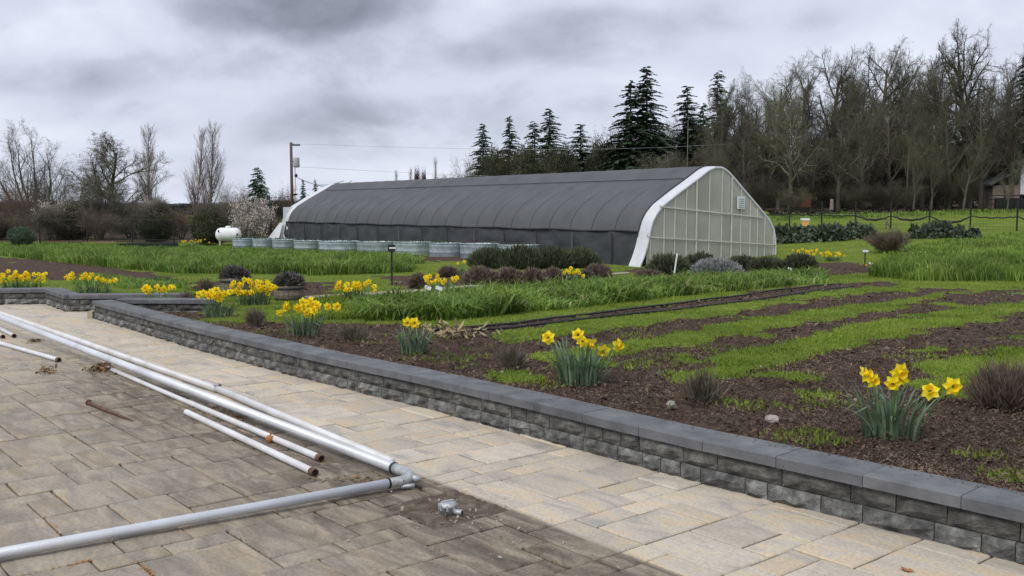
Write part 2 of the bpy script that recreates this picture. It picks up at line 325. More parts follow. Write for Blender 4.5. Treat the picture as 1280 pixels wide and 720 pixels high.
# ------------------------------------------------------------------ object helpers
def mesh_np(name, verts, groups):
    """groups: list of (M,k) index arrays"""
    me = bpy.data.meshes.new(name); verts = np.asarray(verts, np.float32); me.vertices.add(len(verts)); me.vertices.foreach_set('co', verts.ravel())
    groups = [np.asarray(g, np.int32) for g in groups if len(g)]
    loops = np.concatenate([g.ravel() for g in groups]); tot = np.concatenate([np.full(len(g), g.shape[1], np.int32) for g in groups])
    st = np.concatenate([[0], np.cumsum(tot)[:-1]]).astype(np.int32)
    me.loops.add(len(loops)); me.loops.foreach_set('vertex_index', loops); me.polygons.add(len(tot)); me.polygons.foreach_set('loop_start', st)
    try: me.polygons.foreach_set('loop_total', tot)
    except Exception: pass
    me.update(calc_edges=True); return me
def smooth(me, v=True):
    me.polygons.foreach_set('use_smooth', np.full(len(me.polygons), v)); return me
def tag(o, label=None, cat=None, group=None, kind=None):
    if label: o['label'] = label
    if cat: o['category'] = cat
    if group: o['group'] = group
    if kind: o['kind'] = kind
    return o
def link(name, me, m=None, parent=None, loc=None):
    if m is not None and not me.materials: me.materials.append(m)
    o = bpy.data.objects.new(name, me); C.objects.link(o)
    if parent: o.parent = parent
    if loc is not None: o.location = loc
    return o
def thing(name, label, cat, loc=(0, 0, 0), rz=0, group=None):
    o = bpy.data.objects.new(name, None); C.objects.link(o); o.location = loc; o.rotation_euler = (0, 0, rz); o.empty_display_size = .1
    return tag(o, label, cat, group)
class MB:
    def __init__(s): s.v = []; s.f = []
    def add(s, v, f):
        b = len(s.v); s.v += [tuple(x) for x in v]; s.f += [tuple(i + b for i in q) for q in f]; return s
    def box(s, c, d, R=None):
        c = Vector(c); v = []
        for z in (-1, 1):
            for y in (-1, 1):
                for x in (-1, 1):
                    w = Vector((x * d[0] / 2, y * d[1] / 2, z * d[2] / 2)); v.append(c + (R @ w if R else w))
        return s.add(v, [(0, 2, 3, 1), (4, 5, 7, 6), (0, 1, 5, 4), (2, 6, 7, 3), (0, 4, 6, 2), (1, 3, 7, 5)])
    def bar(s, a, b, w, h=None):
        a = Vector(a); b = Vector(b); d = b - a; R = d.to_track_quat('X', 'Z').to_matrix(); return s.box((a + b) / 2, (d.length, w, h or w), R)
    def tube(s, pts, r, k=10, cap=True):
        pts = [Vector(p) for p in pts]; n = len(pts); rr = r if isinstance(r, (list, tuple)) else [r] * n; v = []; f = []
        up = None
        for i, p in enumerate(pts):
            d = (pts[min(i + 1, n - 1)] - pts[max(i - 1, 0)]).normalized()
            if up is None: up = Vector((0, 0, 1)) if abs(d.z) < .95 else Vector((1, 0, 0))
            a = d.cross(up).normalized(); b = a.cross(d).normalized(); up = b
            for j in range(k): v.append(p + (a * cos(2 * pi * j / k) + b * sin(2 * pi * j / k)) * rr[i])
        for i in range(n - 1):
            for j in range(k): f.append((i * k + j, i * k + (j + 1) % k, (i + 1) * k + (j + 1) % k, (i + 1) * k + j))
        if cap: f.append(tuple(range(k - 1, -1, -1))); f.append(tuple(range((n - 1) * k, n * k)))
        return s.add(v, f)
    def lathe(s, prof, k=20, c=(0, 0, 0), R=None, cap=True):
        c = Vector(c); v = []; f = []
        for r, z in prof:
            for j in range(k):
                w = Vector((r * cos(2 * pi * j / k), r * sin(2 * pi * j / k), z)); v.append(c + (R @ w if R else w))
        for i in range(len(prof) - 1):
            for j in range(k): f.append((i * k + j, i * k + (j + 1) % k, (i + 1) * k + (j + 1) % k, (i + 1) * k + j))
        if cap: f.append(tuple(range(k - 1, -1, -1))); f.append(tuple(range((len(prof) - 1) * k, len(prof) * k)))
        return s.add(v, f)
    def mesh(s, name, sm=False):
        me = bpy.data.meshes.new(name); me.from_pydata(s.v, [], s.f); me.update()
        if sm: smooth(me)
        return me
    def build(s, name, m, parent=None, sm=False, loc=None): return link(name, s.mesh(name, sm), m, parent, loc)
def copy_tree(o, parent=None):
    c = o.copy(); C.objects.link(c); c.parent = parent
    for ch in [k for k in o.children]: copy_tree(ch, c)
    return c

# segments -> tapered tubes
def tubes(segs, k):
    s = np.asarray(segs, float); p0 = s[:, 0:3]; p1 = s[:, 3:6]; r0 = s[:, 6]; r1 = s[:, 7]; d = p1 - p0; d /= np.linalg.norm(d, axis=1, keepdims=True) + 1e-9
    ref = np.where(np.abs(d[:, 2:3]) < .9, np.array([[0, 0, 1.]]), np.array([[1., 0, 0]])); a = np.cross(d, ref); a /= np.linalg.norm(a, axis=1, keepdims=True) + 1e-9; b = np.cross(a, d)
    V = np.empty((len(s), 2, k, 3))
    for j in range(k):
        o = a * cos(2 * pi * j / k) + b * sin(2 * pi * j / k); V[:, 0, j] = p0 + o * r0[:, None]; V[:, 1, j] = p1 + o * r1[:, None]
    base = np.arange(len(s))[:, None] * 2 * k; j = np.arange(k)[None]; j2 = (j + 1) % k
    Fq = np.stack([base + j, base + j2, base + k + j2, base + k + j], -1).reshape(-1, 4)
    return V.reshape(-1, 3), Fq
def tubes_mesh(name, levels, sm=True):
    vs = []; fs = []; o = 0
    for segs, k in levels:
        if not len(segs): continue
        v, f = tubes(segs, k); vs.append(v); fs.append(f + o); o += len(v)
    me = mesh_np(name, np.concatenate(vs), fs)
    return smooth(me) if sm else me
def grow(rd, p, d, L, r, lev, out, spec):
    """one branch as a bent chain, then its side branches"""
    n = spec['seg'][lev]; wob = spec['wob'][lev]; up = spec['up'][lev]; pts = [Vector(p)]; d = Vector(d).normalized(); dd = [d.copy()]
    for i in range(n):
        d = (d + Vector((rd.gauss(0, wob), rd.gauss(0, wob), rd.gauss(0, wob) + up))).normalized(); pts.append(pts[-1] + d * (L / n)); dd.append(d.copy())
    rt = r * spec['taper'][lev]
    for i in range(n):
        ra = r + (rt - r) * i / n; rb = r + (rt - r) * (i + 1) / n
        out[lev].append((*pts[i], *pts[i + 1], ra, rb))
    if lev + 1 >= len(spec['seg']): return
    nc = spec['n'][lev]; f0 = spec['from'][lev]
    for c in range(nc):
        if lev >= 2: r = max(r, .015)
        t = f0 + (1 - f0) * (c + rd.random() * .9) / nc; t = min(t, .999); i = min(int(t * n), n - 1); q = pts[i].lerp(pts[i + 1], t * n - i)
        ax = dd[i]; pr = ax.orthogonal().normalized(); pr.rotate(Matrix.Rotation(rd.random() * 2 * pi, 3, ax))
        ang = radians(rd.gauss(spec['ang'][lev], 9)); nd_ = ax * cos(ang) + pr * sin(ang)
        rr = (r + (rt - r) * t) * spec['rr'][lev]; ll = L * spec['len'][lev] * (1.15 - spec['fall'][lev] * t) * rd.uniform(.75, 1.2)
        grow(rd, q, nd_, ll, rr, lev + 1, out, spec)
def make_tree_mesh(seed, spec, L, r, stems=1, stem_ang=0, ks=(7, 5, 4, 3, 3)):
    rd = random.Random(seed); out = [[] for _ in spec['seg']]
    for s in range(stems):
        a = 2 * pi * s / max(stems, 1) + rd.random(); t = radians(stem_ang * rd.uniform(.5 if stems < 12 else .05, 1.1)) if stems > 1 else 0
        grow(rd, (cos(a) * .12 * (stems > 1), sin(a) * .12 * (stems > 1), -.15), (sin(t) * cos(a), sin(t) * sin(a), cos(t)), L * rd.uniform(.85, 1.1) if stems > 1 else L, r, 0, out, spec)
    allp = np.array([q[3:6] for lv in out for q in lv]); h = float(np.percentile(allp[:, 2], 99.6)); w = (np.percentile(np.abs(allp[:, :2]), 97)) * 2
    tr = tubes_mesh('trunk', [(out[0], ks[0])]); cr = tubes_mesh('crown', [(out[i], ks[i]) for i in range(1, len(out))])
    return tr, cr, h, w, out
OAK = dict(seg=[6, 6, 5, 3, 2], wob=[.05, .15, .22, .26, .3], up=[.03, .08, .06, .04, .02], taper=[.28, .28, .35, .4, .6], n=[15, 10, 8, 6], ang=[54, 46, 46, 48], rr=[.58, .55, .55, .6], len=[.62, .44, .46, .46], fall=[.70, .5, .4, .3])
OAK['from'] = [.24, .18, .12, .1]
TALL = dict(seg=[8, 6, 4, 3, 2], wob=[.06, .12, .18, .24, .3], up=[.03, .16, .10, .05, .02], taper=[.15, .28, .35, .4, .6], n=[20, 9, 7, 5], ang=[40, 36, 40, 45], rr=[.48, .52, .52, .6], len=[.42, .44, .46, .48], fall=[.6, .4, .4, .3])
TALL['from'] = [.2, .15, .12, .1]
POP = dict(seg=[10, 6, 4, 2], wob=[.03, .05, .09, .15], up=[.02, .12, .12, .06], taper=[.12, .2, .3, .6], n=[52, 12, 7], ang=[24, 20, 24], rr=[.36, .5, .62], len=[.34, .40, .42], fall=[.75, .5, .4])
POP['from'] = [.06, .1, .1]
BUSH = dict(seg=[4, 4, 3, 2], wob=[.12, .2, .26, .3], up=[.02, .05, .05, .02], taper=[.4, .35, .4, .5], n=[8, 8, 7], ang=[35, 40, 46], rr=[.55, .6, .6], len=[.6, .55, .55], fall=[.3, .3, .3])
BUSH['from'] = [.1, .1, .1]
PROTO = {}
def proto_tree(key, seed, spec, L, r, bark, twig, stems=1, sa=0, ks=(7, 5, 4, 3, 3), extra=None):
    tr, cr, h, w, outp = make_tree_mesh(seed, spec, L, r, stems, sa, ks); tr.materials.append(M[bark]); cr.materials.append(M[twig])
    PROTO[key] = (tr, cr, h, w, extra(outp) if extra else None)
def put_tree(key, name, label, cat, px, top, Y, wpx, group=None, twig=None, rz=None, extra_name='blossom', zoff=0):
    tr, cr, h, w, ex = PROTO[key]; p = gp(px, Y); p.z += zoff; tp = atY(px, top, Y).z
    t = thing(name, label, cat, p, random.uniform(0, 6.28) if rz is None else rz, group); t.scale = (hm(wpx, Y) / w, hm(wpx, Y) / w, (tp - p.z) / h)
    a = link('trunk', tr, None, t); b = link('crown', cr, None, t)
    if twig:
        b.material_slots[0].link = 'OBJECT'; b.material_slots[0].material = M[twig]
    if ex:
        c = link('leaves' if key == 'thicket_ivy' else extra_name, ex, None, t)
        if key == 'thicket_ivy' and twig: c.material_slots[0].link = 'OBJECT'; c.material_slots[0].material = M[twig]
    return t
random.seed(11)
def leaf_cloud(seed, pts, size, matn, name='foliage', aspect=.6, up=0., n=None):
    """small diamond leaves at the given points, random facing"""
    r = np.random.default_rng(seed); P = np.asarray(pts, float); n = len(P)
    d = r.normal(size=(n, 3)); d[:, 2] += up; d /= np.linalg.norm(d, axis=1, keepdims=True); e_ = np.cross(d, r.normal(size=(n, 3))); e_ /= np.linalg.norm(e_, axis=1, keepdims=True) + 1e-9
    s = size * r.uniform(.6, 1.3, n)[:, None]
    V = np.stack([P, P + d * s * .5 + e_ * s * aspect / 2, P + d * s, P + d * s * .5 - e_ * s * aspect / 2], 1).reshape(-1, 3)
    me = mesh_np(name, V, [np.arange(n * 4).reshape(-1, 4)]); me.materials.append(M[matn]); return me
def tips(level, n, seed, jit):
    def f(outp):
        s = np.array(outp[level]); r = np.random.default_rng(seed); i = r.integers(0, len(s), n); t = r.random((n, 1))
        return s[i, 0:3] * (1 - t) + s[i, 3:6] * t + r.normal(size=(n, 3)) * jit
    return f

# ------------------------------------------------------------------ ground sheet
PIX = {}
def region(name, pts): PIX[name] = [tuple(v[:2]) for v in hits(np.array([p[0] for p in pts], float), np.array([p[1] for p in pts], float))]
region('bed', [(100, 372), (178, 384), (240, 388), (300, 398), (350, 402), (400, 404), (440, 406), (500, 405), (560, 408), (600, 412), (640, 432), (680, 445), (700, 452), (740, 462), (800, 472), (860, 480), (950, 478), (1010, 470), (1060, 468), (1100, 476), (1160, 492), (1230, 500), (1400, 520), (1500, 680), (1280, 640), (800, 540), (400, 450), (100, 385)])
region('row_one', [(560, 414), (700, 398), (850, 379), (1000, 358), (1100, 351), (1120, 358), (1000, 368), (870, 387), (740, 402), (600, 420)])
region('row_two', [(600, 436), (700, 420), (870, 398), (1000, 376), (1160, 360), (1215, 362), (1100, 379), (1000, 391), (880, 411), (740, 434), (640, 448)])
region('row_three', [(700, 470), (780, 446), (870, 429), (950, 415), (1060, 396), (1180, 370), (1300, 358), (1300, 376), (1200, 386), (1100, 401), (1040, 415), (960, 430), (900, 447), (860, 480), (760, 480)])
region('row_four', [(840, 490), (960, 458), (1060, 434), (1180, 410), (1320, 380), (1420, 400), (1280, 436), (1200, 452), (1150, 462), (1180, 475), (1100, 490), (900, 500)])
region('left_row', [(-60, 319), (60, 325), (130, 333), (200, 343), (240, 350), (200, 354), (90, 350), (-60, 344)])
region('lavender_bed', [(500, 348), (600, 345), (760, 340), (770, 345), (640, 362), (520, 366), (490, 362)])
region('hedge_bed', [(780, 336), (990, 327), (1090, 330), (1110, 340), (1000, 346), (800, 348)])
region('planter_bed', [(235, 352), (420, 352), (420, 362), (400, 372), (250, 372)])
region('stump_bed', [(470, 345), (590, 343), (560, 350), (480, 352)])
region('fork_bed', [(560, 318), (600, 322), (580, 327), (510, 326), (515, 321)])
region('worn_track', [(0, 347), (180, 352), (230, 358), (180, 362), (0, 356)])
PIX['hedge_floor'] = [(-50, 61), (-7, 59.5), (-9, 72), (-12, 120), (-70, 120)]
PIX['wood_floor'] = [(7, 80), (30, 77), (62, 72), (120, 90), (90, 150), (0, 150), (2, 90)]
SOILS = ['wood_floor', 'hedge_floor', 'bed', 'row_one', 'row_two', 'row_three', 'row_four', 'left_row', 'lavender_bed', 'hedge_bed', 'planter_bed', 'fork_bed', 'stump_bed']
GREEN_PATCH = {}
def soilmask(x, y):
    s = np.hypot(x, y) * .012 + .09; jx = x + fbm(x * 2.2, y * 2.2, 11, 4) * s * 3.2; jy = y + fbm(x * 2.2, y * 2.2, 29, 4) * s * 2.4
    m = np.zeros(np.shape(x))
    for k in SOILS: m = np.maximum(m, inpoly(jx, jy, PIX[k]).astype(float))
    m = m * (1 - .75 * (fbm(x * 1.3, y * 1.3, 51, 4) > .235))       # weeds coming up through the soil
    return m
angs = np.radians(np.unique(np.concatenate([np.arange(-180, -60, 5.), np.arange(-60, -34, .6), np.arange(-34, 34, .11), np.arange(34, 60, .6), np.arange(60, 181, 5.)])))
angs[-1] = pi
rad = [0.6]
while rad[-1] < 900: rad.append(rad[-1] * (1.0072 if 4 < rad[-1] < 34 else (1.02 if 30 < rad[-1] < 120 else 1.10)))
rad = np.array(rad); A_, R_ = np.meshgrid(angs, rad); gx = R_ * np.sin(A_); gy = R_ * np.cos(A_)
gh = gz(gx, gy); sm_ = soilmask(gx, gy)
near = ss(34, 18, R_)
gh = gh + near * np.where(sm_ > .5, .05 * (fbm(gx * 5, gy * 5, 5, 3)) + .05 * fbm(gx * 17, gy * 17, 8, 2) - .015, .035 * fbm(gx * 3, gy * 3, 9, 3) + .012)
pat = inpoly(gx, gy, PATIO); gh = np.where(pat, -.09, gh)
gh = gh - np.maximum(0, R_ - 130) * .004
nr, na = gx.shape; idx = np.arange(nr * na).reshape(nr, na)
Fq = np.stack([idx[:-1, :-1], idx[:-1, 1:], idx[1:, 1:], idx[1:, :-1]], -1).reshape(-1, 4)[:, ::-1]
me = smooth(mesh_np('ground', np.stack([gx, gy, gh], -1).reshape(-1, 3), [Fq]))
at_ = me.attributes.new('soil', 'FLOAT', 'POINT'); at_.data.foreach_set('value', sm_.ravel().astype(np.float32))
ground = tag(link('ground', me, M['ground']), kind='structure')

# ------------------------------------------------------------------ patio: slabs one by one
patio = tag(MB().build('patio', M['sand']), kind='structure') if False else None
pb = MB(); pp = [(x, y) for x, y in PATIO]
pme = bpy.data.meshes.new('patio'); pme.from_pydata([(x, y, -.022) for x, y in PATIO], [], [tuple(range(len(PATIO)))]); pme.update()
patio = tag(link('patio', pme, M['sand']), kind='structure')
Gs = .157
def uvw(u, v): return ST0 + UV * u + VV * v
def touv(p): d = Vector((p[0], p[1], 0)) - ST0; return d.dot(UV), d.dot(VV)
HOLE = touv((-.37, 4.86)); hi, hj = int(math.floor(HOLE[0] / Gs)), int(math.floor(HOLE[1] / Gs))
occ = {}; tiles = []
holeR = (hi - 1, hj - 1, 3, 3)
for a in range(holeR[2]):
    for b in range(holeR[3]): occ[(holeR[0] + a, holeR[1] + b)] = 1
rt = random.Random(5)
for j in range(-75, 14):
    for i in range(-110, 40):
        if (i, j) in occ: continue
        opts = [(4, 3), (3, 3), (3, 2), (2, 3), (2, 2), (3, 2), (3, 2), (2, 2), (2, 1), (1, 2), (2, 2), (2, 3)]; rt.shuffle(opts); opts.append((1, 1)); 
        for (w, h) in opts:
            if all((i + a, j + b) not in occ for a in range(w) for b in range(h)): break
        if (w, h) == (1, 1) and False: pass
        for a in range(w):
            for b in range(h): occ[(i + a, j + b)] = 1
        tiles.append((i, j, w, h))
slabmesh = {}
def slab_mesh(w, h, var):
    k = (w, h, var)
    if k in slabmesh: return slabmesh[k]
    r = random.Random(var * 77 + w * 7 + h); gp_ = .0048; W = w * Gs / 2 - gp_; Hh = h * Gs / 2 - gp_; c = .006; v = []; f = []
    nx = max(2, w); ny = max(2, h)
    def jit(a): return r.uniform(-a, a)
    ring0 = []; ring1 = []; ring2 = []
    for t in range(nx): ring0.append((-W + 2 * W * t / nx, -Hh))
    for t in range(ny): ring0.append((W, -Hh + 2 * Hh * t / ny))
    for t in range(nx): ring0.append((W - 2 * W * t / nx, Hh))
    for t in range(ny): ring0.append((-W, Hh - 2 * Hh * t / ny))
    n = len(ring0)
    for (x, y) in ring0: ring1.append((x + jit(.0025), y + jit(.0025)))
    v += [(x, y, -.05) for x, y in ring1]; v += [(x, y, -.006) for x, y in ring1]
    v += [(x * (1 - c * 1.2 / W), y * (1 - c * 1.2 / Hh), jit(.0015)) for x, y in ring1]
    v += [(x * .5, y * .5, .0015 + jit(.002)) for x, y in ring1]; v.append((0, 0, .002))
    for q in range(3):
        for t in range(n): f.append((q * n + t, q * n + (t + 1) % n, (q + 1) * n + (t + 1) % n, (q + 1) * n + t))
    for t in range(n): f.append((3 * n + t, 3 * n + (t + 1) % n, 4 * n))
    me = bpy.data.meshes.new('slab'); me.from_pydata(v, [], f); me.update(); me.materials.append(M['slab']); slabmesh[k] = me; return me
def inside_patio(p): return bool(inpoly(np.array([p[0]]), np.array([p[1]]), [(x, y) for x, y in PATIO])[0])
tl = []
for (i, j, w, h) in tiles:
    c = uvw((i + w / 2) * Gs, (j + h / 2) * Gs)
    if c.y < 2.2 or c.x < -12: continue
    ex = 0.0
    ins = [inside_patio(uvw((i + a * w) * Gs, (j + b * h) * Gs)) for a in (0, 1) for b in (0, 1)] + [inside_patio(c)]
    if not any(ins): continue
    vis = abs(math.atan2(c.x, c.y)) < radians(30) and c.y > 3.3
    tl.append((c.length + (0 if vis else 100), c, w, h, vis))
tl.sort(key=lambda t: t[0]); restv = MB()
for n_, (d_, c, w, h, vis) in enumerate(tl):
    z = rt.uniform(-.003, .003); rx, ry = rt.gauss(0, .0035), rt.gauss(0, .0035)
    if n_ < 300 and vis:
        o = link('paving_slab', slab_mesh(w, h, rt.randint(0, 2)), None, patio, (c.x, c.y, z)); o.rotation_euler = (rx, ry, UA)
    else:
        me = slab_mesh(w, h, rt.randint(0, 2)); Rm = Matrix.Translation((c.x, c.y, z)) @ Matrix.Rotation(UA, 4, 'Z')
        restv.add([Rm @ v.co for v in me.vertices], [tuple(p.vertices) for p in me.polygons])
o = restv.build('paving_slab', M['slab'], patio); tag(o, kind='stuff')

# ------------------------------------------------------------------ retaining walls
def resample(poly, step):
    pts = [Vector((*p, 0)) for p in poly]; out = [pts[0].copy()]; acc = []
    cum = [0]
    for a, b in zip(pts, pts[1:]): cum.append(cum[-1] + (b - a).length)
    def at(s):
        for k in range(len(pts) - 1):
            if s <= cum[k + 1] or k == len(pts) - 2: return pts[k].lerp(pts[k + 1], (s - cum[k]) / (cum[k + 1] - cum[k]))
    return at, cum[-1]
def rough_block(r, L, H_, D, rough):
    """front face towards -Y, roughly split, slightly chamfered"""
    nx = max(3, int(L / .06)); nz = 3; v = []; f = []
    for a in range(nz + 1):
        for b in range(nx + 1):
            x = -L / 2 + L * b / nx; z = H_ * a / nz; ed = (a in (0, nz)) or (b in (0, nx))
            y = -D / 2 + (.010 if ed else 0) * (rough / .01) ** .5 + (0 if ed else r.uniform(-rough, rough * .5)); v.append((x + (0 if ed else r.uniform(-.008, .008)), y, z + (0 if ed else r.uniform(-.008, .008))))
    for a in range(nz):
        for b in range(nx): i = a * (nx + 1) + b; f.append((i, i + 1, i + nx + 2, i + nx + 1))
    s = len(v); v += [(-L / 2, D / 2, 0), (L / 2, D / 2, 0), (L / 2, D / 2, H_), (-L / 2, D / 2, H_)]
    bl, br, tl_, tr_ = 0, nx, nz * (nx + 1), nz * (nx + 1) + nx
    f += [(s, s + 3, s + 2, s + 1), tuple(range(tl_, tr_ + 1)) + (s + 2, s + 3), tuple(range(br, bl - 1, -1)) + (s, s + 1),
          tuple([bl + k * (nx + 1) for k in range(nz, -1, -1)][::-1] + [s + 3, s][0:2]), tuple([br + k * (nx + 1) for k in range(nz + 1)][::-1] + [s + 1, s + 2][0:2])]
    me = bpy.data.meshes.new('wall_block'); me.from_pydata(v, [], f); me.update(); return me
CH = .097
def build_wall(root, poly, seed, courses=2, capL=.47, capD=.27, tan_end=False, z0=-.005, skipcap=0):
    r = random.Random(seed); at, L = resample(poly, .1)
    for c in range(courses):
        s = -r.uniform(0, .2) if c else 0.0; s = max(s, 0)
        while s < L - .03:
            ln = r.choice([.16, .24, .33, .40]) * r.uniform(.95, 1.05)
            if c == 0: ln *= .9
            if L - s - ln < .12: ln = L - s
            a, b = at(s), at(min(s + ln, L)); d = b - a; mid = (a + b) / 2; nrm = Vector((d.y, -d.x, 0)).normalized()
            if nrm.dot(Vector((0, -1, 0))) < 0: nrm = -nrm
            D = .2; fwd = .02 if c == 0 else .006
            me = rough_block(r, max(d.length - .006, .05), CH - .004, D, .024 if c == 0 else .015)
            me.materials.append(M['block'] if c == 0 else M['block_top'])
            ob = link('wall_block', me, None, root); ang = math.atan2(-nrm.x, nrm.y) + pi
            ob.location = mid - nrm * (D / 2 - .02 - fwd) + Vector((0, 0, z0 + c * CH)); ob.rotation_euler = (0, 0, ang)
            s += ln
    s = skipcap; zt = z0 + courses * CH; kk = 0
    while s < L - .02:
        ln = capL * r.uniform(.97, 1.03)
        if L - s - ln < .2: ln = L - s
        e2 = min(s + ln, L); a, b = at(s), at(e2)
        def nr(q):
            d = at(min(q + .12, L)) - at(max(q - .12, 0)); n_ = Vector((d.y, -d.x, 0)).normalized()
            return n_ if n_.dot(Vector((0, -1, 0))) > 0 else -n_
        na_, nb_ = nr(s), nr(e2); t = (b - a).normalized() * .0018; a = a + t; b = b - t
        f0, bk, ht, ch = .048, -(capD - .048), .062, .006; v = []
        for (q, n_) in ((a, na_), (b, nb_)):
            v += [q + n_ * f0 + Vector((0, 0, zt + .002)), q + n_ * f0 + Vector((0, 0, zt + ht - ch)), q + n_ * (f0 - ch) + Vector((0, 0, zt + ht)), q + n_ * (bk + ch) + Vector((0, 0, zt + ht)), q + n_ * bk + Vector((0, 0, zt + ht - ch)), q + n_ * bk + Vector((0, 0, zt + .002))]
        f = [(i, (i + 1) % 6, 6 + (i + 1) % 6, 6 + i) for i in range(6)] + [tuple(range(5, -1, -1)), tuple(range(6, 12))]
        me = bpy.data.meshes.new('cap_stone'); dz = r.uniform(-.001, .0015)
        c0 = (a + b) / 2; me.from_pydata([q - c0 for q in v], [], f); me.update(); me.materials.append(M['cap'])
        link('cap_stone', me, None, root, c0 + Vector((0, 0, dz))); s += ln; kk += 1
wall = thing('retaining_wall', 'long curving low wall of dark split-face blocks with slate grey caps beside the sandy paving', 'wall', (0, 0, 0))
build_wall(wall, WALL, 3)
ret = [(-5.80, 13.66), (-5.45, 13.66), (-4.4, 13.62)]
build_wall(wall, [(-5.66, 13.80), (-4.2, 13.76)], 9, capD=.26)
tb = MB().box((-5.93, 13.60, .05), (.07, .16, .10)).build('end_block', M['block_tan'], wall); tb['label'] = 'pale tan end block'
wl = thing('retaining_wall', 'short zigzag block wall with slate caps at the far left edge of the patio', 'wall')
build_wall(wl, LEFTW[:2], 21); build_wall(wl, [(-7.56, 15.66), (-6.66, 14.44)], 22, skipcap=.0); build_wall(wl, [(-6.66, 14.50), LEFTW[3]], 23)

# ------------------------------------------------------------------ pipes
def pipe_thing(label, pts, r, m='pipe_old', open_end=False, cat='pipe', group=None, name='metal_pipe'):
    t = thing(name, label, cat, pts[0], 0, group); o0 = Vector(pts[0]); L = [Vector(p) - o0 for p in pts]
    b = MB(); b.tube(L, r, 16, cap=not open_end); b.build('tube', M[m], t, True)
    if open_end:
        e1 = L[-1]; d = (L[-1] - L[-2]).normalized()
        MB().tube([e1 - d * .05, e1 + d * .002], r * 1.06, 16, cap=False).build('rusty_rim', M['rust'], t, True)
        MB().tube([e1 - d * .10, e1 - d * .004], r * .86, 16, cap=True).build('bore', M['hole'], t)
        q = d.to_track_quat('Z', 'Y').to_matrix(); MB().lathe([(r * .84, .0), (r * 1.06, .0022)], 16, e1, q, cap=False).build('pipe_lip', M['rust'], t)
    return t
el = onp(524, 597, .05)
fa = onp(0, 396.5, .20); dirn = (fa - el); fa2 = el + dirn * 1.35; fa2.z = el.z + dirn.z * 1.35
hz_ = onp(0, 692, .036); dirh = hz_ - el; hz2 = el + dirh * 1.6
frame = thing('joined_pipes', 'long thick grey pipe joined at an elbow to a second pipe crossing the foreground', 'pipe', el)
a0 = el + (fa - el).normalized() * .22
MB().tube([a0 - el, (fa2 - el)], [.030, .038], 20).build('tube', M['pipe'], frame, True)
a1 = el + (hz_ - el).normalized() * .16
MB().tube([a1 - el, hz2 - el], .0255, 20).build('tube', M['pipe'], frame, True)
# elbow, with curved throat and a clamp
d1 = (fa - el).normalized(); d2 = (hz_ - el).normalized(); pts = []
for i in range(9):
    t = i / 8; q = d1 * .16 * (1 - t) ** 2 + Vector((0, 0, 0)) * 2 * t * (1 - t) + d2 * .12 * t ** 2; pts.append(q)
MB().tube([d1 * .26] + pts + [d2 * .2], [.0315] * 3 + [.029] * 6 + [.027] * 2, 18).build('elbow', M['cast'], frame, True)
MB().tube([d1 * .235, d1 * .25], .0345, 18).build('joint_collar', M['blackm'], frame, True)
MB().tube([d2 * .185, d2 * .197], .030, 18).build('joint_collar', M['blackm'], frame, True)
MB().tube([d1 * .05 + d2 * .04, d1 * -.03 + d2 * .02], [.024, .016], 12).build('cap_plug', M['cast'], frame, True)
cl = thing('pipe_clamp', 'small silver clamp with a dark handle lying just under the pipe elbow', 'clamp', onp(508, 613, .0))
MB().tube([(-.03, 0, .02), (.045, .012, .025)], .012, 10).build('barrel', M['cast'], cl, True); MB().bar((-.03, 0, .02), (-.015, .0, .06), .012).build('handle', M['blackm'], cl); MB().bar((.045, .012, .02), (.085, .0, .012), .012).build('handle', M['blackm'], cl)
pipe_thing('thinner grey pipe lying behind the thick pipe, next to the sandy strip', [onp(-300, 295, .03), onp(0, 391.5, .03), onp(270, 486, .032)], .03)
pipe_thing('pale pipe continuing past a dark coupling towards the elbow, behind the thick pipe', [onp(258, 480, .033), onp(490, 578, .033)], .027)
t = thing('pipe_coupling', 'small dirty coupling where the two rear pipes meet', 'coupling', onp(272, 486, .03)); MB().box((0, 0, .02), (.06, .04, .03), Matrix.Rotation(.8, 3, 'Z')).build('clamp_body', M['cast'], t); MB().tube([(0, .0, .0), (.03, -.03, .045)], .008, 8).build('bolt', M['rust'], t, True)
pipe_thing('thin pipe with a muddy start and dark open end, ending beside the two rusty-ended pipes', [onp(133, 459, .022), onp(246, 507.5, .022)], .019, 'pipe_old', True)
p4 = pipe_thing('white-grey pipe with an orange rust wrap and rusty open end, rear of the pair', [onp(236, 503, .023), onp(402, 573.5, .023)], .0215, 'pipe_old', True)
mid = onp(338, 549, .023) - onp(236, 503, .023); dd = mid.normalized(); MB().tube([mid - dd * .025, mid, mid + dd * .02], [.0235, .026, .0235], 14).build('rust_wrap', M['rust_orange'], p4, True)
MB().tube([mid + Vector((0, 0, .02)), mid + Vector((.005, 0, .05))], .006, 6).build('wire_tail', M['rust_orange'], p4)
pipe_thing('white-grey pipe with rusty open end nearest the foreground, front of the pair', [onp(233, 515, .023), onp(394, 591, .023)], .022, 'pipe_old', True)
pipe_thing('thin grey pipe coming in from the left edge, ending beside the dead leaves', [onp(-190, 384, .024), onp(0, 429, .024), onp(74, 450, .024)], .022, 'pipe_old', True)
pipe_thing('short stub of thin pipe at the left edge, longer of the two stubs', [onp(-90, 365, .024), onp(18, 420, .024)], .023, 'pipe_old', True)
pipe_thing('shortest stub of thin pipe barely entering at the left edge', [onp(-120, 370, .024), onp(4, 421, .024)], .023, 'pipe_old', True)
stk = thing('rusty_spike', 'short rusty iron stake lying alone on the paving', 'stake', onp(111, 507, .0))
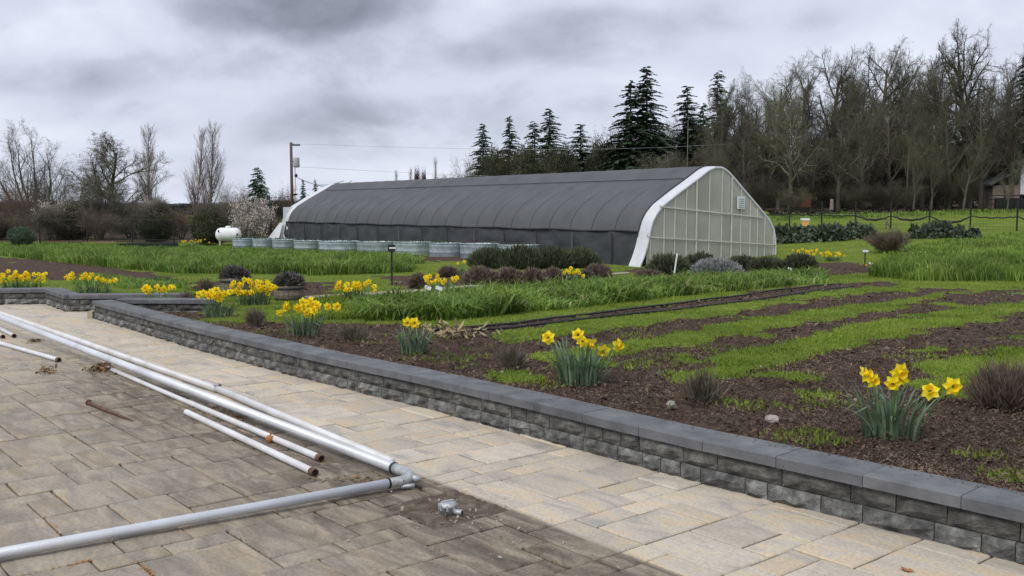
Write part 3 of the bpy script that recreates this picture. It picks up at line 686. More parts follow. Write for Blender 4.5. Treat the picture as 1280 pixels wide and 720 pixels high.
e1 = onp(166, 526, .012) - onp(111, 507, .0); MB().tube([(0, 0, .022), e1 * .5 + Vector((0, 0, .012)), e1], [.016, .014, .004], 10).build('shaft', M['rust'], stk, True); MB().lathe([(.02, -.006), (.026, 0), (.02, .006)], 12, (0, 0, .024), (e1.normalized()).to_track_quat('Z', 'Y').to_matrix()).build('ring_head', M['rust'], stk, True)

# pit where a slab is missing
pc = uvw((holeR[0] + 1.5) * Gs, (holeR[1] + 1.5) * Gs); hs = 1.5 * Gs
nn = 34; uu, vv2 = np.meshgrid(np.linspace(-hs, hs, nn), np.linspace(-hs, hs, nn)); wx = pc.x + uu * UV.x + vv2 * VV.x; wy = pc.y + uu * UV.y + vv2 * VV.y
edge_ = np.minimum(hs - np.abs(uu), hs - np.abs(vv2)); wz = -.018 + .020 * fbm(wx * 22, wy * 22, 4, 3) + .018 * fbm(wx * 60, wy * 60, 9, 2) + .012 * ss(.1, 0, edge_)
ii = np.arange(nn * nn).reshape(nn, nn); me = mesh_np('pit_soil', np.stack([wx, wy, wz], -1).reshape(-1, 3), [np.stack([ii[:-1, :-1], ii[:-1, 1:], ii[1:, 1:], ii[1:, :-1]], -1).reshape(-1, 4)])
tag(link('pit_soil', me, M['pitdirt']), 'patch of bare loose dirt where one paving slab is missing, round the round valve', 'dirt', kind='stuff')
vf = thing('valve_fitting', 'round grey cast metal valve cap with ribs and a side nozzle in the dirt patch', 'valve', onp(560, 640, -.01)); vf.scale = (.88, .88, .88)
MB().lathe([(.045, -.02), (.047, .03), (.053, .034), (.053, .046), (.043, .056), (.024, .062), (.0, .062)], 20).build('cap', M['cast'], vf, True)
for k in range(8):
    a = k * pi / 4; MB().box((.05 * cos(a), .05 * sin(a), .035), (.014, .012, .034), Matrix.Rotation(a, 3, 'Z')).build('rib', M['cast'], vf)
MB().tube([(.04, -.03, .012), (.085, -.05, .012)], [.015, .018], 12).build('nozzle', M['cast'], vf, True); MB().tube([(.080, -.0485, .012), (.0865, -.051, .012)], .0125, 12).build('bore', M['hole'], vf)
MB().box((.0, .0, .066), (.07, .014, .010), Matrix.Rotation(.6, 3, 'Z')).build('handle', M['cast'], vf)

# ------------------------------------------------------------------ litter
def litter(name, label, cat, pts, size, m, seed, flat=.5):
    r = np.random.default_rng(seed); P = np.asarray(pts, float); n = len(P); a = r.uniform(0, 2 * pi, n); s = size * r.uniform(.4, 1.5, n); w = s * r.uniform(.25, .6, n)
    d = np.stack([np.cos(a), np.sin(a), r.uniform(-flat, flat, n)], -1); e_ = np.stack([-np.sin(a), np.cos(a), r.uniform(-flat, flat, n)], -1)
    c = P; V = np.stack([c - d * s[:, None] / 2, c - e_ * w[:, None] / 2, c + d * s[:, None] / 2, c + e_ * w[:, None] / 2 + np.array([0, 0, .3]) * w[:, None]], 1).reshape(-1, 3)
    me = mesh_np(name, V, [np.arange(n * 4).reshape(-1, 4)]); at = me.attributes.new('tint', 'FLOAT', 'POINT'); at.data.foreach_set('value', np.repeat(r.random(n), 4).astype(np.float32))
    return tag(link(name, me, M[m]), label, cat, kind='stuff')
def pixspread(px, py, sx, sy, n, z=.006, seed=0):
    r = np.random.default_rng(seed); o = []
    for _ in range(n):
        p = onp(px + r.normal() * sx, py + r.normal() * sy, z); o.append((p.x, p.y, z + r.random() * .01))
    return o
litter('dead_leaves', 'brown dead leaves and roots clinging at the muddy start of the thin pipe', 'leaves', pixspread(128, 461, 10, 3, 120, .01, 1) + pixspread(132, 458, 5, 3, 80, .025, 2), .05, 'leafl', 1, .8)
litter('dead_leaves', 'small curled clump of brown leaves right of the thin pipe end', 'leaves', pixspread(60, 464, 5, 2.2, 50, .012, 3), .05, 'leafl', 2, .9)
litter('dead_leaves', 'dark twig litter just beyond the leftmost pipe ends', 'leaves', pixspread(42, 426, 6, 1.2, 50, .01, 4), .05, 'leafl', 3, .5)
litter('dead_leaves', 'dark wet leaf litter between the pair of pipes and the thick pipe', 'leaves', pixspread(295, 520, 16, 3, 160, .006, 5) + pixspread(270, 512, 18, 3, 80, .006, 6) + pixspread(450, 600, 30, 2, 60, .006, 12), .035, 'leafl', 4, .3)
def joint_pts(px, py, n, seed, L=.30, sp=.008):
    """points strewn along the slab joint nearest to a spot on the patio"""
    r = random.Random(seed); q = onp(px, py, 0); best = None
    for (d_, c, w, h, vis) in tl[:260]:
        for sv in (-1, 1):
            for mode in (0, 1):
                e0 = c + (VV * (sv * h * Gs / 2) if mode == 0 else UV * (sv * w * Gs / 2)); dr = UV if mode == 0 else VV; ln = (w if mode == 0 else h) * Gs
                dd = abs((q - e0).dot(VV if mode == 0 else UV)) + max(0, abs((q - e0).dot(dr)) - ln / 2)
                if best is None or dd < best[0]: best = (dd, e0, dr, ln)
    _, e0, dr, ln = best; nrm = Vector((-dr.y, dr.x, 0)); s0 = max(-ln / 2, min(ln / 2, (q - e0).dot(dr)))
    return [tuple(e0 + dr * max(-ln / 2, min(ln / 2, s0 + r.gauss(0, L * .5))) + nrm * r.gauss(0, sp) + Vector((0, 0, r.uniform(-.012, .004)))) for _ in range(n)]
litter('needle_litter', 'orange needles and moss gathered in the slab joints by the near pipe', 'litter', joint_pts(104, 700, 380, 7) + joint_pts(12, 668, 220, 8, .15) + joint_pts(186, 712, 200, 9, .12, .014) + joint_pts(60, 660, 60, 10), .011, 'needle_litter', 5, .3)
litter('joint_moss', 'dark moss and grit filling joints between the stained slabs', 'moss', sum([joint_pts(x, y, 90, x, .5, .006) for x, y in ((70, 620), (150, 580), (230, 640), (310, 600), (360, 670), (440, 640), (470, 700), (210, 540), (120, 545), (300, 560), (640, 690), (700, 700), (40, 560), (560, 690), (250, 690), (390, 700))], []), .009, 'leafl', 15, .3)
cpt = []; rc = np.random.default_rng(12); atw, Lw = resample(WALL, .1)
for _ in range(900):
    sc_ = rc.uniform(.1, Lw - .3); a_ = atw(sc_); b_ = atw(sc_ + .1); dv = (b_ - a_).normalized(); nv = Vector((-dv.y, dv.x, 0)); nv = nv if nv.y > 0 else -nv
    q_ = a_ + nv * (.21 - abs(rc.normal()) * .045); cpt.append((q_.x, q_.y, .2535))
litter('soil_spill', 'crumbs of soil and bark spilled along the back edge of the wall caps', 'crumbs', cpt, .014, 'chip', 16, .25)
litter('gravel_crumbs', 'pale stone crumbs scattered on the dark slabs round the dirt patch', 'crumbs', pixspread(590, 655, 60, 22, 45, .004, 10) + pixspread(575, 640, 22, 10, 40, .008, 11) + pixspread(690, 690, 120, 20, 30, .004, 14), .016, 'stone', 6, .8)
rs = random.Random(8)
def hummock(label, cat, px, py, w, h, m='stone', name='stone', seed=1, z=None):
    r = random.Random(seed); p = hit(px, py) if z is None else onp(px, py, z); b = MB(); prof = []
    b.lathe([(w * .5, -.01), (w * .52, h * .35), (w * .36, h * .8), (w * .12, h)], 8); b.v = [(x * r.uniform(.8, 1.2), y * r.uniform(.7, 1.1), zz * r.uniform(.85, 1.1)) for x, y, zz in b.v]
    o = b.build(name, M[m]); o.location = p; return tag(o, label, cat)
hummock('tan stone lying in the mulch near the cap stones in the middle', 'stone', 839, 508, .07, .04, seed=2)
hummock('pale flat stone on the bark mulch left of the near daffodil clump', 'stone', 965, 525, .10, .03, seed=3)
hummock('light chip of stone in the mulch above the grey caps', 'stone', 627, 468, .04, .03, seed=4)
hummock('small white stone on the dirt beside the valve', 'stone', 503, 635.5, .022, .012, seed=5, z=0)
rl = tag(litter('dead_leaves', None, None, [tuple(onp(1136, 713, .008)), tuple(onp(1131, 712, .008))], .05, 'rust_orange', 9, .15), 'single reddish leaf on the clean slabs at the bottom right', 'leaf')
del rl['kind']; rl.name = 'fallen_leaf'

# mulch chips and clods, grass blades
def world_pts_in_px(poly, n, seed, lim=80):
    r = np.random.default_rng(seed); xs = [p[0] for p in poly]; ys = [p[1] for p in poly]
    px = r.uniform(min(xs), max(xs), n * 3); py = r.uniform(min(ys), max(ys), n * 3); m = inpoly(px, py, poly); px, py = px[m][:n], py[m][:n]
    p = hits(px, py, lim); p = p[~np.isnan(p[:, 0])]; return p
nearpoly = [(60, 365), (240, 360), (700, 340), (1000, 335), (1500, 330), (1500, 690), (1280, 640), (700, 520), (300, 420), (60, 382)]
P = world_pts_in_px(nearpoly, 170000, 1, 40); P = P[~inpoly(P[:, 0], P[:, 1], PATIO)]
sk = soilmask(P[:, 0], P[:, 1]) > .5
# keep clear of the wall's caps
Wp = np.array([[at.x, at.y] for at in [resample(WALL, .1)[0](s) for s in np.linspace(0, resample(WALL, .1)[1], 120)]])
dm = np.sqrt(((P[:, None, :2] - Wp[None]) ** 2).sum(-1)).min(1)
Q = P[sk & (dm > .25)]
r = np.random.default_rng(3); Q = Q.copy(); Q[:, 2] += r.uniform(-.01, .03, len(Q))
dist_ = np.hypot(Q[:, 0], Q[:, 1])
o = litter('mulch_chips', 'brown bark mulch and soil crumbs covering the beds behind the block wall', 'mulch', Q, (.007 + .0013 * dist_) * np.random.default_rng(4).choice([.6, .8, 1, 1.3, 2.4], len(Q), p=[.3, .3, .22, .14, .04]), 'chip', 7, .6)
def blades(name, label, P, h, w, m, seed, lean=.35, cat='grass', droop=.3, simple=False):
    r = np.random.default_rng(seed); n = len(P); a = r.uniform(0, 2 * pi, n); hh = h * r.uniform(.5, 1.15, n); ww = w * r.uniform(.7, 1.3, n)
    if np.ndim(h): hh = h * r.uniform(.6, 1.1, n)
    l = r.uniform(0, lean, n) * hh; la = r.uniform(0, 2 * pi, n); sx = np.stack([np.cos(a), np.sin(a), 0 * a], -1) * ww[:, None] / 2
    le = np.stack([np.cos(la), np.sin(la), 0 * la], -1); up = np.array([0, 0, 1.])
    mid = P + up * (hh * .62)[:, None] + le * (l * .35)[:, None]; tip = P + up * (hh * (1 - droop * r.random(n)))[:, None] + le * (l * 1.1)[:, None]
    if simple: V = np.stack([P - sx, P + sx, tip], 1); K = 3; G_ = [np.arange(n * 3).reshape(-1, 3)]
    else:
        V = np.stack([P - sx, P + sx, mid + sx * .8, mid - sx * .8, tip], 1); K = 5; b = np.arange(n)[:, None] * 5; G_ = [b + np.array([[0, 1, 2, 3]]), b + np.array([[3, 2, 4]])]
    me = mesh_np(name, V.reshape(-1, 3), G_); at = me.attributes.new('tint', 'FLOAT', 'POINT'); at.data.foreach_set('value', np.repeat(np.clip(.45 * r.random(n) + .55 * (.5 + 2.2 * fbm(P[:, 0] * 1.6, P[:, 1] * 1.6, 41, 4)), 0, 1), K).astype(np.float32))
    return tag(link(name, me, M[m]), label, cat, kind='stuff')
G = P[(~sk) & (dm > .25)]
lawnpoly = [(-80, 300), (1360, 285), (1360, 470), (1000, 400), (500, 392), (240, 385), (-80, 372)]
Wd_ = P[sk & (dm > .3)]; Wd_ = Wd_[(fbm(Wd_[:, 0] * 2.3, Wd_[:, 1] * 2.3, 71, 4) > .17)]; G = np.concatenate([G, Wd_[::6]])
P2 = world_pts_in_px(lawnpoly, 90000, 2, 70); P2 = P2[~inpoly(P2[:, 0], P2[:, 1], PATIO)]; P2 = P2[soilmask(P2[:, 0], P2[:, 1]) < .5]
GG = np.concatenate([G, P2, G + np.random.default_rng(5).normal(size=G.shape) * [.05, .05, 0]]); gd = np.hypot(GG[:, 0], GG[:, 1]); GG[:, 2] = gz(GG[:, 0], GG[:, 1])
blades('lawn_grass', 'short bright green grass of the lanes between the soil rows and lawn', GG, .032 + .0010 * np.minimum(gd, 30), .006 + .0006 * np.mean(gd), 'grass_blade', 4, .8, simple=True)
def ridge(label, poly, n, h, w, seed, lean=.5, droop=.4, m='tall_blade', name='tall_grass'):
    P = world_pts_in_px(poly, n, seed, 90); hv = h * (.80 + 2.0 * (fbm(P[:, 0] * 1.3, P[:, 1] * 1.3, seed + 3, 3) + .15))
    P[:, 2] -= .02; return blades(name, label, P, hv, w, m, seed, lean, droop=droop)
ridge('long low light green grass strip across the left field in front of the metal tubs', [(-60, 303), (160, 306), (340, 312), (530, 322), (530, 330), (360, 326), (200, 320), (60, 310), (-60, 309)], 34000, .17, .03, 31, .9)
ridge('dense lush front edge of the long left grass strip', [(-60, 312), (60, 314), (200, 322), (360, 328), (500, 333), (500, 338), (390, 343), (220, 342), (110, 332), (0, 320), (-60, 318)], 42000, .36, .024, 38, 1.0, .6)
ridge('darker arching grass clumps at the right end of the left grass strip', [(380, 330), (515, 325), (516, 340), (460, 343), (385, 345)], 9000, .42, .026, 32, 1.1, .7)
ridge('tall leafy green garlic row across the middle of the garden', [(455, 392), (560, 378), (700, 365), (860, 352), (1025, 342), (1035, 354), (880, 368), (700, 388), (560, 402), (458, 403)], 28000, .27, .028, 33, 1.3, .75)
ridge('thick green grass bank on the right behind the soil rows', [(1085, 346), (1110, 336), (1190, 330), (1400, 322), (1400, 352), (1150, 352)], 30000, .42, .022, 34, .6)
ridge('rough yellow-green meadow grass on the slope at the right edge', [(1090, 312), (1280, 290), (1400, 288), (1400, 318), (1240, 322), (1120, 326)], 9000, .16, .03, 35, .9)
ridge('rough grass tufts edging the left soil row', [(100, 345), (230, 352), (235, 362), (160, 362), (90, 356)], 4000, .14, .02, 36, .9)
ridge('withered straw blades mixed into the middle garlic row', [(455, 398), (560, 385), (860, 358), (1025, 346), (1035, 354), (880, 368), (700, 388), (560, 402), (458, 403)], 1100, .22, .02, 41, 1.3, .7, 'straw', 'dry_blades')
ridge('withered straw blades mixed into the left grass strip', [(-60, 310), (200, 318), (500, 330), (500, 338), (220, 342), (0, 320)], 1500, .24, .02, 42, 1.3, .7, 'straw', 'dry_blades')
ridge('bits of dry straw scattered over the short lawn lanes', [(400, 400), (700, 380), (1280, 345), (1280, 480), (800, 470), (440, 420)], 700, .03, .008, 43, 1.5, .9, 'straw', 'dry_blades')
P = world_pts_in_px([(395, 376), (450, 370), (450, 400), (395, 402)], 2500, 37, 30); blades('weeds', 'low weeds beside the path in the middle left of the garden', P, .12, .02, 'grass_blade', 37, .9)
# drip hoses on the planted row
for k, pl in enumerate([[(540, 415), (640, 408), (760, 392), (860, 379), (960, 366), (1060, 355)], [(560, 418), (640, 413), (780, 396), (880, 385), (980, 371), (1080, 358)]]):
    pts = hits(np.array([p[0] for p in pl], float), np.array([p[1] for p in pl], float)); q = []
    for a, b in zip(pts[:-1], pts[1:]):
        for t in np.linspace(0, 1, 8, endpoint=False): c = a + (b - a) * t; q.append((c[0] + .04 * sin(c[1] * 3 + k), c[1] + .05 * cos(c[0] * 4), float(gz(c[0], c[1])) + .03))
    tag(MB().tube(q, .016, 6).build('drip_hose', M['drip'], None, True), ['black irrigation hose along the far edge of the planted soil row', 'black irrigation hose along the near edge of the planted soil row'][k], 'hose')
# concrete garden path
pl = [(372, 375), (440, 370), (520, 365), (600, 358), (700, 349), (790, 342)]; pt = hits(np.array([p[0] for p in pl], float), np.array([p[1] for p in pl], float)); v = []; f = []
for i, p in enumerate(pt):
    for k, s in enumerate((-.35, .35)):
        x, y = p[0] + .1 * sin(i), p[1] + s
        v += [(x, y, float(gz(x, y)) + .035), (x, y, float(gz(x, y)) - .1)]
for i in range(len(pt) - 1): a = i * 4; b = a + 4; f += [(a, b, b + 2, a + 2), (a + 1, b + 1, b, a), (a + 2, b + 2, b + 3, a + 3)]
me = bpy.data.meshes.new('path'); me.from_pydata(v, [], f); me.update(); tag(link('path', me, M['pathc']), kind='structure')
#PART2

# ------------------------------------------------------------------ greenhouse (high tunnel)
GA = math.atan2(.588, .809); GH0 = Vector((4.03, 31.5, -.40))
gh_ = thing('greenhouse', 'long gothic-arch greenhouse under black shade cloth with a milky panelled end wall', 'greenhouse', GH0, GA)
# local frame: x along the gable (left to right), y along the length (away), z up
PROF = [(.44, -.25), (.45, .04), (.48, .46), (.53, .9), (.59, 1.22), (.71, 1.54), (.88, 1.78), (1.18, 2.05), (1.92, 2.48), (2.87, 2.99), (3.34, 3.26), (3.66, 3.37), (4.02, 3.37), (4.31, 3.26), (4.65, 3.02), (5.12, 2.66), (6.0, 2.0), (6.60, 1.54), (6.87, 1.19), (6.98, .78), (7.0, .3), (6.98, 0), (6.98, -.2)]
LEN = 30.0
def prof_at(n):
    P_ = [Vector((x, 0, z)) for x, z in PROF]; cum = [0]
    for a, b in zip(P_, P_[1:]): cum.append(cum[-1] + (b - a).length)
    o = []
    for i in range(n + 1):
        s = cum[-1] * i / n; k = max(j for j in range(len(cum) - 1) if cum[j] <= s + 1e-9); o.append(P_[k].lerp(P_[k + 1], (s - cum[k]) / (cum[k + 1] - cum[k])))
    return o, cum[-1]
pf, plen = prof_at(60)
cen = Vector((3.6, 0, 1.2))
def shell(name, i0, i1, y0, y1, off, m, bays=0, sag=0, ny=2, wr=0, parent=gh_, seed=0):
    nyy = bays * 6 if bays else ny; v = []; f = []; K = i1 - i0 + 1
    for a in range(nyy + 1):
        y = y0 + (y1 - y0) * a / nyy
        for k in range(i0, i1 + 1):
            p = pf[k]; q = pf[min(k + 1, 60)] - pf[max(k - 1, 0)]; n_ = Vector((-q.z, 0, q.x)).normalized()
            s = off
            if bays:
                ph = (a % 6) / 6; lowf = 1 - ss(.25, .62, (k) / 60.0 * 1.0) if k < 32 else 0
                s -= sag * sin(pi * ph) ** .7 * (float(lowf) * .9 + .12)
            if wr: s += wr * float(fbm(y * 2.2, k * .5, seed, 3)) * 2
            v.append(Vector((p.x, y, p.z)) + n_ * s)
    for a in range(nyy):
        for k in range(K - 1): f.append((a * K + k, a * K + k + 1, (a + 1) * K + k + 1, (a + 1) * K + k))
    b = MB(); b.v = [tuple(x) for x in v]; b.f = f; return b.build(name, M[m], parent, True)
iw = min(range(61), key=lambda k: abs(pf[k].z - 1.12) + (0 if k < 30 else 9)); iw2 = min(range(61), key=lambda k: abs(pf[k].z - 1.2) + (0 if k > 30 else 9))
shell('roof_film', 0, 60, .3, LEN + .35, -.10, 'film')
shell('roof_film', 0, 60, LEN - .6, LEN + .35, .02, 'film')
cl_ = shell('shade_cloth', iw, 44, .42, LEN - .55, .045, 'shade', bays=24, sag=.032)
for i in range(14): MB().box((.37, 1.6 + i * 2.1, .5), (.03, .05, 1.2)).build('post_and_shade', M['post_and_shade'] if i % 3 == 1 else M['seam'], gh_)  # thin posts, the dark ones standing in for stud shadows on the curtain
shell('side_curtain', 0, iw, .5, LEN - .25, .03, 'curtain', ny=150, wr=.11, seed=5)
# gable edge band of white film, slightly crumpled
b = MB(); rr = random.Random(2); K = 61; vv_ = []
for k in range(61):
    q = pf[min(k + 1, 60)] - pf[max(k - 1, 0)]; n_ = Vector((-q.z, 0, q.x)).normalized(); p = pf[k]; w = .03 + rr.uniform(-.008, .012)
    fl = .0
    if k < iw: fl = -.34 * (1 - max(p.z, 0) / 1.12) ** 2       # the film flares out to the ground at the near corner
    for (o, y) in ((.03, .47), (.0 + w * .6, .02), (.005, -.05), (-.06, -.045), (-.065, -.02)): vv_.append(Vector((p.x + fl, y, p.z)) + n_ * o)
fs_ = [(k * 5 + j, k * 5 + j + 1, (k + 1) * 5 + j + 1, (k + 1) * 5 + j) for k in range(60) for j in range(4)]
b.v = [tuple(x) for x in vv_]; b.f = fs_; b.build('gable_edge_film', M['film'], gh_, True)
b = MB(); b.tube([Vector((pf[k].x, .445, pf[k].z)) + Vector((pf[k].x - 3.7, 0, pf[k].z - .9)).normalized() * .06 for k in range(iw - 1, 45)], .016, 6); b.build('cloth_edge_cord', M['seam'], gh_)
b = MB(); q = pf[iw]; b.tube([(q.x - .07, .45 + i, q.z + .02 * sin(i * 1.7)) for i in range(30)], .035, 7); b.build('curtain_roll', M['seam'], gh_, True)
sk_ = min(range(31), key=lambda k: abs(pf[k].z - 2.93)); q = pf[sk_]
b = MB(); b.tube([(q.x - .035, .5 + i * .98, q.z + .055) for i in range(30)], .012, 5); b.build('cloth_seam', M['seam'], gh_, True)
for i in range(1, 25):       # hoops showing as ridges under the cloth
    y = .42 + (LEN - .97) * i / 24
    if i == 24: continue
    pts = []
    for k in range(iw, sk_ - 3):
        p = pf[k]; qd = pf[k + 1] - pf[k - 1]; n_ = Vector((-qd.z, 0, qd.x)).normalized(); fade = 1 - (k - iw) / (sk_ - 3 - iw); pts.append(Vector((p.x, y, p.z)) + n_ * (.040 + .010 * fade))
    MB().tube(pts, .009, 5).build('hoop_ridge', M['seam'], gh_, True)
# far end: cream film tail
MB().add([(.42, LEN - .1, 1.1), (.42, LEN + .4, 1.1), (-.35, LEN + .7, 0), (.1, LEN - .1, 0)], [(0, 1, 2, 3)]).build('film_tail', M['film'], gh_)
# end wall: studs, two rails, sheets one by one between studs
def top_at(x):
    best = 0
    for a, b_ in zip(PROF, PROF[1:]):
        if min(a[0], b_[0]) <= x <= max(a[0], b_[0]) and abs(b_[0] - a[0]) > 1e-6: best = max(best, a[1] + (b_[1] - a[1]) * (x - a[0]) / (b_[0] - a[0]))
    return best
STX = [.62, 1.25, 1.75, 2.30, 2.78, 3.42, 4.05, 4.55, 5.05, 5.55, 5.95, 6.35, 6.85]
R1 = lambda x: 1.98 - .075 * (x - 1.3); R2 = lambda x: 1.0 - .062 * (x - .6)
XS = [.47] + STX + [6.97]
def column_top(x): return top_at(min(max(x, .475), 6.965)) - .06
for a, b_ in zip(XS, XS[1:]):
    xm = (a + b_) / 2
    for lo, hi in ((lambda x: 0.0, R2), (R2, R1), (R1, lambda x: 9)):
        t0, t1 = min(hi(a), column_top(a)), min(hi(b_), column_top(b_)); l0, l1 = lo(a), lo(b_)
        if t0 - l0 < .02 and t1 - l1 < .02: continue
        if t0 <= l0: t0 = l0 + .005
        if t1 <= l1: t1 = l1 + .005
        yy = rr.uniform(-.004, .004); g = .004
        tops = [(b_ - g, t1)]
        if hi(0) > 8:
            tops = [(x, column_top(x)) for x in np.linspace(b_ - g, a + g, 5)]
            tops = [(x, max(z, lo(x) + .004)) for x, z in tops]; pts = [(a + g, l0), (b_ - g, l1)] + tops
        else: pts = [(a + g, l0 + g), (b_ - g, l1 + g), (b_ - g, t1 - g), (a + g, t0 - g)]
        v = [(x, yy, z) for x, z in pts] + [(x, yy + .012, z) for x, z in pts]; n_ = len(pts)
        MB().add(v, [tuple(range(n_)), tuple(range(2 * n_ - 1, n_ - 1, -1))] + [(i, i + n_, (i + 1) % n_ + n_, (i + 1) % n_) for i in range(n_)]).build('panel', M['sheet'], gh_)
for x in STX:
    w = .055 if x in (2.78, 4.55) else .03
    MB().box((x, -.022 - (.012 if w > .04 else 0), (column_top(x) + .02) / 2), (w, .03, column_top(x) + .02)).build('stud', M['stud'], gh_)
MB().bar((1.0, -.046, R1(1.0)), (6.2, -.046, R1(6.2)), .02, .045).build('rail', M['stud'], gh_); MB().bar((.5, -.052, R2(.5)), (6.95, -.052, R2(6.95)), .02, .04).build('rail', M['stud'], gh_)
for (x0, x1, z1_) in ((1.4, 2.75, 2.7), (5.8, 4.6, 2.75)): MB().bar((x0, .05, R1(x0)), (x1, .05, z1_), .03).build('brace', M['stud'], gh_)
vw = MB().box((4.98, -.075, 2.14), (.38, .03, .44)).build('vent_window', M['white'], gh_); MB().box((4.98, -.096, 2.14), (.28, .006, .34)).build('opening', M['greyc'], vw)
for i in range(5): MB().box((4.98, -.106, 2.01 + i * .065), (.28, .012, .022)).build('louvre', M['white'], vw)
for i in range(0, 13):     # inner hoops seen faintly through the sheets
    b = MB(); y = 1.2 + i * 2.35; b.tube([Vector((pf[k].x, y, pf[k].z)) + (cen - pf[k]).normalized() * .06 for k in range(0, 61, 3)], .03, 6); b.build('hoop', M['stud'], gh_, True)
MB().box((3.7, LEN, 1.0), (6.4, .04, 2.0)).build('rear_wall', M['film'], gh_)
bench = MB()
for x in (1.6, 3.7, 5.8): bench.box((x, 9, .62), (1.3, 15, .5))
bench.build('planting_bench', M['wood'], gh_)
inn = thing('stored_boxes', 'dark tall objects dimly seen behind the milky end wall', 'boxes', (0, 0, 0)) if False else None

# ------------------------------------------------------------------ galvanised tubs in a row
tubs = [(305, 51.2, 24), (330, 50.4, 24), (356, 49.5, 27), (385, 48, 31), (424, 45.5, 47), (471, 43.2, 45), (516, 41, 44), (557, 39.2, 38), (600, 37.6, 46), (648, 36.0, 48)]
names = ['leftmost galvanised tub of the row, next to the propane tank', 'second galvanised tub from the propane tank', 'third galvanised tub from the propane tank', 'fourth galvanised tub from the propane tank, last of the narrow ones', 'first of the wide galvanised tubs, fifth from the propane tank',
         'wide galvanised tub just left of the black sign post', 'wide galvanised tub just right of the black sign post', 'galvanised tub behind the flower clump at the path', 'second tub from the right end, half behind the rosemary', 'rightmost galvanised tub of the row, peeping over the rosemary hedge']
tubm = {}
for (px, Y, w), lb in zip(tubs, names):
    p = gp(px, Y); Wd = hm(w, Y) / 2 * 1.08; Hh = .54 if w < 35 else .56; asp = 1.0 if w < 35 else .62
    p.z -= .02
    t = thing('galvanised_tub', lb, 'tub', p, 0, 'galvanised tubs in front of the greenhouse'); t.scale = (1, asp, 1)
    MB().lathe([(Wd * .97, 0), (Wd * .98, .18), (Wd * .995, .2), (Wd * .98, .22), (Wd, .42), (Wd * 1.01, .44), (Wd, .46), (Wd, Hh)], 28, cap=False).build('tub_wall', M['zinc'], t, True)
    MB().lathe([(Wd * 1.0, Hh - .03), (Wd * 1.035, Hh - .015), (Wd * 1.035, Hh + .015), (Wd * .98, Hh + .02), (Wd * .96, Hh - .05)], 28, cap=False).build('rim', M['zinc'], t, True)
    MB().lathe([(Wd * .97, Hh - .09), (.0, Hh - .06)], 20, cap=False).build('soil_fill', M['pitdirt'], t)
    r = np.random.default_rng(px); n = 90; pts = np.stack([r.uniform(-Wd * .85, Wd * .85, n), r.uniform(-Wd * .5, Wd * .5, n), np.full(n, Hh - .08) + r.random(n) * .12], -1)
    link('seedlings', leaf_cloud(px, pts, .10, 'cabbage', 'seedlings', .5, 1.0), None, t)['kind'] = 'stuff'
# ------------------------------------------------------------------ propane tank
p = gp(287, 55); pt_ = thing('propane_tank', 'white horizontal propane tank with a domed cap beside the clipped evergreen shrub', 'tank', p, radians(12)); pt_.scale = (.92, .88, .88)
Lh = .78; Rr = .44; prof = [(.02, -Lh)] + [(Rr * sin(a), -Lh + .34 * (1 - cos(a))) for a in np.linspace(.2, pi / 2, 6)] + [(Rr * sin(a), Lh - .34 * (1 - cos(a))) for a in np.linspace(pi / 2, .2, 6)] + [(.02, Lh)]
MB().lathe(prof, 24, (0, 0, .72), Matrix.Rotation(pi / 2, 3, 'Y')).build('shell', M['white'], pt_, True)
MB().lathe([(.17, 1.1), (.17, 1.22), (.13, 1.27), (0, 1.28)], 16, cap=False).build('dome_lid', M['white'], pt_, True)
for s in (-1, 1):
    MB().box((s * .5, 0, .16), (.10, .6, .36)).build('foot', M['greyc'], pt_); MB().box((s * .55, -.445, .95 if s < 0 else .72), (.10, .02, .13)).build('decal', M['blackm'], pt_)
# low dark mesh frame on the ground
p = gp(186, 52); fr = thing('mesh_cage', 'low dark wire mesh cage lying along the grass left of the yellow flowers', 'cage', p, radians(4))
b = MB()
for z in (0, .17, .34, .50): b.tube([(-1.55, 0, z), (1.5, 0, z * .8)], .014, 4)
b.build('rails', M['blackm'], fr); b = MB()
for i in range(26): x = -1.55 + i * .122; b.bar((x, 0, 0), (x, 0, .5 - .1 * (i / 25)), .014)
b.build('uprights', M['blackm'], fr)
MB().box((0, .25, .12), (3.0, .4, .24)).build('timber_edge', M['blackm'], fr)
o = tag(hummock('reddish brown soil heap behind the left grass strip', 'soil heap', 128, 305, 1.0, .3, 'redwood', 'soil_heap', 7), None); o.scale = (2.2, .8, .5)
o.data.materials.clear(); o.data.materials.append(mat('red_soil', [(.12, .06, .04), (.18, .10, .07)], 6, .95, .4))

# ------------------------------------------------------------------ fences
def wire_run(b, pts, r, k=4): b.tube(pts, r, k)
def fence(label, posts, H_, rails, mesh_from, mesh_to, seg, px_label):
    """posts: ground points"""
    t = thing('wire_fence', label, 'fence', posts[0]); o = Vector(posts[0])
    pm = MB().tube([(0, 0, -.1), (0, 0, H_)], .045, 8).mesh('post')
    pm.materials.append(M['blackm'])
    for p in posts: link('post', pm, None, t, Vector(p) - o)
    for z in rails:
        b = MB(); b.tube([Vector(p) - o + Vector((0, 0, z)) for p in posts], .018, 5); b.build('rail', M['wire'], t)
    segs = []
    for a, c in zip(posts[:-1], posts[1:]):
        a = Vector(a) - o; c = Vector(c) - o; n = max(2, int((c - a).length / seg))
        for i in range(n): q = a.lerp(c, i / n); segs.append((q.x, q.y, q.z + mesh_from, q.x, q.y, q.z + mesh_to, .0028, .0028))
        z = mesh_from
        while z <= mesh_to: segs.append((a.x, a.y, a.z + z, c.x, c.y, c.z + z, .0028, .0028)); z += seg
    v, f = tubes(segs, 3); me = mesh_np('wire_mesh', v, [f]); link('wire_mesh', me, M['wire'], t); return t, o
